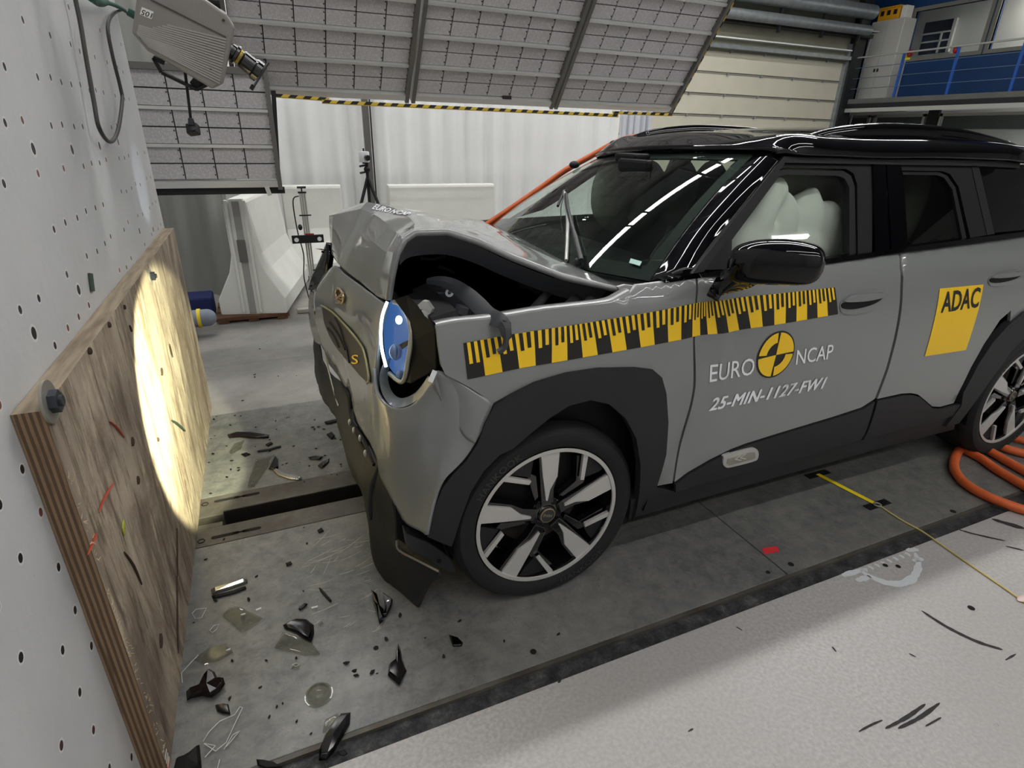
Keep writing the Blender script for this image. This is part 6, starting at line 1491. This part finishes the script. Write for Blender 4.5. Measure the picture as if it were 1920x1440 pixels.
shard('plastic_shard', [(350, 1298), (372, 1290), (384, 1270), (392, 1256), (402, 1262), (408, 1275), (420, 1278), (423, 1288), (412, 1300), (398, 1312), (380, 1306), (360, 1312), (352, 1316)], m_shr, 'large glossy dark red-black shard nearest the lower end of the board', .028, curl=.006)
shard('plastic_shard', [(404, 1323), (418, 1320), (428, 1322), (432, 1340), (418, 1338), (408, 1334)], m_shr, 'small dark shard just below the large red-black one', .010)
shard('plastic_shard', [(747, 1209), (751, 1222), (753, 1238), (762, 1260), (755, 1272), (749, 1287), (742, 1280), (728, 1268), (730, 1248), (742, 1238), (744, 1222)], m_sh, 'kite-shaped glossy black shard standing out on the steel left of the front wheel', .022, curl=.003)
shard('plastic_shard', [(640, 1339), (657, 1337), (655, 1358), (640, 1385), (625, 1412), (612, 1426), (598, 1427), (600, 1405), (610, 1380), (628, 1355)], m_sh, 'long glossy black shard lying across the dark joint strip', .024)
shard('plastic_shard', [(331, 1424), (345, 1420), (358, 1412), (374, 1398), (378, 1440), (352, 1450), (325, 1450)], m_shm, 'black plastic corner piece at the foot of the board', .02)
shard('plastic_shard', [(842, 1191), (858, 1196), (868, 1206), (866, 1212), (850, 1213), (846, 1202)], m_sh, 'small black triangular shard below the torn flap', .008)
shard('plastic_shard', [(531, 1173), (542, 1166), (556, 1161), (574, 1162), (588, 1173), (588, 1190), (584, 1204), (570, 1197), (554, 1186), (536, 1180)], m_sh, 'half-round black shard beside the clear curved piece', .018)
shard('plastic_shard', [(481, 1425), (492, 1426), (512, 1430), (530, 1440), (500, 1442), (484, 1436)], m_shm, 'flat dark shard cut by the lower edge of the view', .008)
shard('plastic_shard', [(634, 1410), (646, 1407), (652, 1414), (644, 1419), (636, 1416)], m_shm, 'small brownish shard right beside the long glossy black one', .004)
shard('plastic_shard', [(697, 1112), (706, 1114), (712, 1140), (722, 1150), (718, 1168), (712, 1172), (706, 1150), (700, 1130)], m_sh, 'spiky black shard in front of the torn flap, left piece', .03, curl=.008)
shard('plastic_shard', [(718, 1113), (736, 1128), (734, 1140), (724, 1158), (718, 1160), (722, 1135)], m_sh, 'spiky black shard in front of the torn flap, right piece', .02, curl=.005)
shard('chrome_sliver', [(722, 1131), (736, 1129), (735, 1133), (722, 1135)], m_chr, 'short bright chrome sliver between the two spiky black shards', .026)
shard('chrome_sliver', [(396, 1106), (430, 1096), (463, 1086), (464, 1092), (430, 1104), (398, 1114)], m_chr, 'pale shiny tube-like sliver beside the board', .016)
shard('plastic_shard', [(397, 1118), (440, 1108), (460, 1100), (462, 1104), (440, 1113), (400, 1123)], m_shm, 'thin dark strip lying along the pale tube-like sliver', .004)
shard('plastic_shard', [(427, 815), (440, 811), (470, 811), (505, 816), (504, 821), (480, 822), (450, 820), (430, 821)], m_shr, 'long narrow red-black shard with a white glint on the dark platform', .016)
shard('plastic_shard', [(504, 880), (510, 868), (516, 855), (521, 862), (522, 878), (514, 882)], m_sh, 'triangular black shard at the tip of the clear piece, far side of the slot', .012)
shard('chrome_sliver', [(512, 877), (524, 884), (545, 892), (566, 896), (564, 901), (544, 899), (522, 892), (511, 882)], m_chr, 'bent chrome strip on the platform beyond the slot', .010)
shard('plastic_shard', [(482, 846), (505, 842), (527, 836), (527, 839), (505, 845), (484, 848)], m_shm, 'thin dark rod-like splinter beyond the slot', .005)
shard('plastic_shard', [(578, 858), (592, 855), (606, 857), (600, 862), (582, 862)], m_sh, 'flat black shard close to the bumper lip, upper one', .008)
shard('plastic_shard', [(596, 874), (608, 864), (618, 860), (616, 868), (604, 878)], m_sh, 'pointed black shard close to the bumper lip, lower one', .010)
shard('plastic_shard', [(452, 852), (462, 849), (470, 852), (460, 857)], m_sh, 'small oval black shard left of the thin rod-like splinter', .006)
shard('plastic_shard', [(498, 834), (508, 829), (512, 832), (502, 837)], m_sh, 'small oblong black shard above the thin rod-like splinter', .006)
shard('plastic_shard', [(612, 815), (622, 810), (628, 818), (622, 824)], m_shm, 'dull black crumbled piece near the lower bumper', .008)
shard('plastic_shard', [(608, 792), (625, 788), (640, 785), (640, 789), (622, 794), (612, 796)], m_shm, 'ragged black strip poking out from under the lower bumper', .01)
shard('plastic_shard', [(562, 1136), (570, 1132), (577, 1133), (572, 1138), (563, 1145), (560, 1143)], m_sh, 'small curved black piece above the half-round shard', .006)
shard('plastic_shard', [(598, 1103), (602, 1104), (622, 1127), (620, 1130), (602, 1110)], m_shm, 'thin black stick on the scuffed steel', .006)
shard('plastic_shard', [(536, 1057), (545, 1053), (548, 1058), (538, 1062)], m_shm, 'tiny black chip below the round rail holes', .004)
shard('plastic_shard', [(595, 995), (603, 990), (607, 996), (598, 1000)], m_shm, 'small black chip beside the lower rail', .005)
# clear pieces
shard('clear_shard', [(418, 1155), (430, 1140), (448, 1138), (492, 1160), (470, 1176), (452, 1184)], m_clr, 'clear four-cornered shard on the steel near the board', .010)
shard('clear_shard', [(366, 1234), (395, 1214), (425, 1207), (437, 1224), (410, 1240), (382, 1247)], m_clr, 'clear oblong shard lying against the lower part of the board', .012)
shard('clear_shard', [(515, 1215), (524, 1200), (530, 1186), (560, 1196), (585, 1206), (600, 1227), (570, 1230), (540, 1222)], m_clr, 'clear curved shard joined to the half-round black one', .012)
shard('clear_shard', [(605, 1375), (610, 1350), (634, 1338), (636, 1345), (620, 1362), (610, 1374)], m_clr, 'clear shard next to the long glossy black one', .010)
shard('clear_shard', [(464, 915), (470, 890), (480, 862), (515, 853), (500, 880), (478, 912)], m_clr, 'clear triangular shard on the platform beyond the slot', .012)
shard('clear_shard', [(430, 848), (440, 832), (458, 826), (452, 842), (434, 852)], m_clr, 'clear crumpled shard left of the thin rod-like splinter', .012)
shard('clear_shard', [(546, 1255), (556, 1242), (562, 1246), (556, 1252)], m_clr, 'tiny clear chip above the clear dome', .004)
shard('clear_shard', [(596, 1172), (604, 1166), (606, 1170), (600, 1175)], m_clr, 'tiny clear chip right of the half-round black shard', .004)
# clear dome-shaped lens
c = U(598, 1304, z=.0); bm = NB(); lathe(bm, [(.034, .0), (.033, .010), (.028, .020), (.018, .027), (.004, .030), (0, .030)], c, 'z', 32); o = put('lens_dome', bm, m_clr, loc=c, smooth=60); solid(o, .003, -1); tag(o, 'clear dome-shaped lens lying alone on the steel', 'lens')
lathe_ = lathe(NB(), [(.036, 0), (.039, .0), (.039, .004), (.036, .004)], c, 'z', 32); put('rim', lathe_, m_clr, o, smooth=40)
# outline slivers of clear film
m_fil = mat('clear edge filament', (200, 202, 196), .2, .1)
def fil(pts, label, closed=False, r=.0011):
    P = [U(a, b, z=.004+.004*(k % 2)) for k, (a, b) in enumerate(pts)]; Q = lin(P, 3)
    o = put('clear_filament', tube(NB(), Q, r, 6, closed=closed), m_fil, loc=P[0], smooth=60); return tag(o, label, 'debris')
fil([(381, 1390), (392, 1372), (412, 1352), (440, 1340), (450, 1325), (455, 1327), (446, 1345), (424, 1392), (404, 1408), (382, 1394)], 'bright thin-edged clear strip, largest of the tangle in the lower left')
fil([(420, 1405), (436, 1378), (450, 1370), (438, 1384), (424, 1400)], 'short bright-edged clear sliver inside the tangle in the lower left')
fil([(384, 1420), (404, 1398), (384, 1394)], 'forked clear sliver at the left of the tangle in the lower left')
fil([(408, 1440), (412, 1424)], 'short clear sliver at the lower edge of the view')
fil([(360, 1150), (368, 1142), (387, 1140), (378, 1158), (366, 1160)], 'thin clear triangular outline close to the board', True)
fil([(393, 1182), (401, 1173), (411, 1170), (406, 1180), (398, 1186)], 'thin clear oval outline close to the board', True)
fil([(342, 1280), (340, 1262), (360, 1240), (372, 1228)], 'long clear strip leaning at the foot of the board')
fil([(548, 1246), (556, 1243), (562, 1246), (554, 1250)], 'tiny clear outline above the clear dome', True)
for k, (a, b) in enumerate((((480, 1144), (490, 1140)), ((452, 1153), (460, 1151)), ((584, 1140), (596, 1137)), ((424, 1220), (432, 1217)))):
    o = put('white_chip', bar(NB(), U(*a, z=.008), U(*b, z=.008), .004, .004), m_stw, loc=U(*a, z=0)); tag(o, ['small white chip right of the clear four-cornered shard', 'small white chip lying on the clear four-cornered shard', 'thin white sliver above the half-round black shard', 'small white chip on the clear oblong shard'][k], 'debris')
# tiny crumbs
random.seed(21); first = None; n_ = 0
spots = [(478, 703), (478, 708), (522, 706), (455, 752), (487, 655), (584, 612), (406, 781), (432, 798), (480, 802), (395, 926), (448, 883), (500, 640), (556, 705), (542, 783), (590, 788), (635, 802), (576, 1020), (570, 990), (420, 1012), (386, 1050), (404, 1127), (466, 1125), (364, 1168), (530, 1320), (519, 1326), (505, 1345), (488, 1290), (436, 1240), (725, 1200), (1047, 1190), (698, 1262), (665, 1258), (668, 1268), (945, 1203), (862, 1165), (930, 1062), (400, 852), (392, 868), (640, 875), (562, 868)]
for k in range(50): spots.append((random.uniform(395, 640) if k < 34 else random.uniform(400, 850), random.uniform(775, 905) if k < 34 else random.uniform(1020, 1380)))
for a, b in spots:
    c = U(a, b, z=0)
    if c.y < -.2 or c.x > 1.7 or (c.x > .95 and c.y > .3): continue
    r = random.uniform(.003, .008)
    if first is None:
        bm = NB(); bmesh.ops.create_icosphere(bm, subdivisions=1, radius=1); 
        for v in bm.verts: v.co = Vector((v.co.x*random.uniform(.6, 1.4), v.co.y*random.uniform(.5, 1), v.co.z*.45+.4))
        first = put('plastic_crumb', bm, m_shm); o = first
    else: o = first.copy(); COL.objects.link(o)
    o.location = (c.x, c.y, 0.001); o.scale = (r*1.3, r, r); o.rotation_euler = (0, 0, random.uniform(0, 6))
    tag(o, 'tiny black plastic crumb scattered on the floor in front of the crushed car', 'debris', 'plastic crumbs in front of the car')
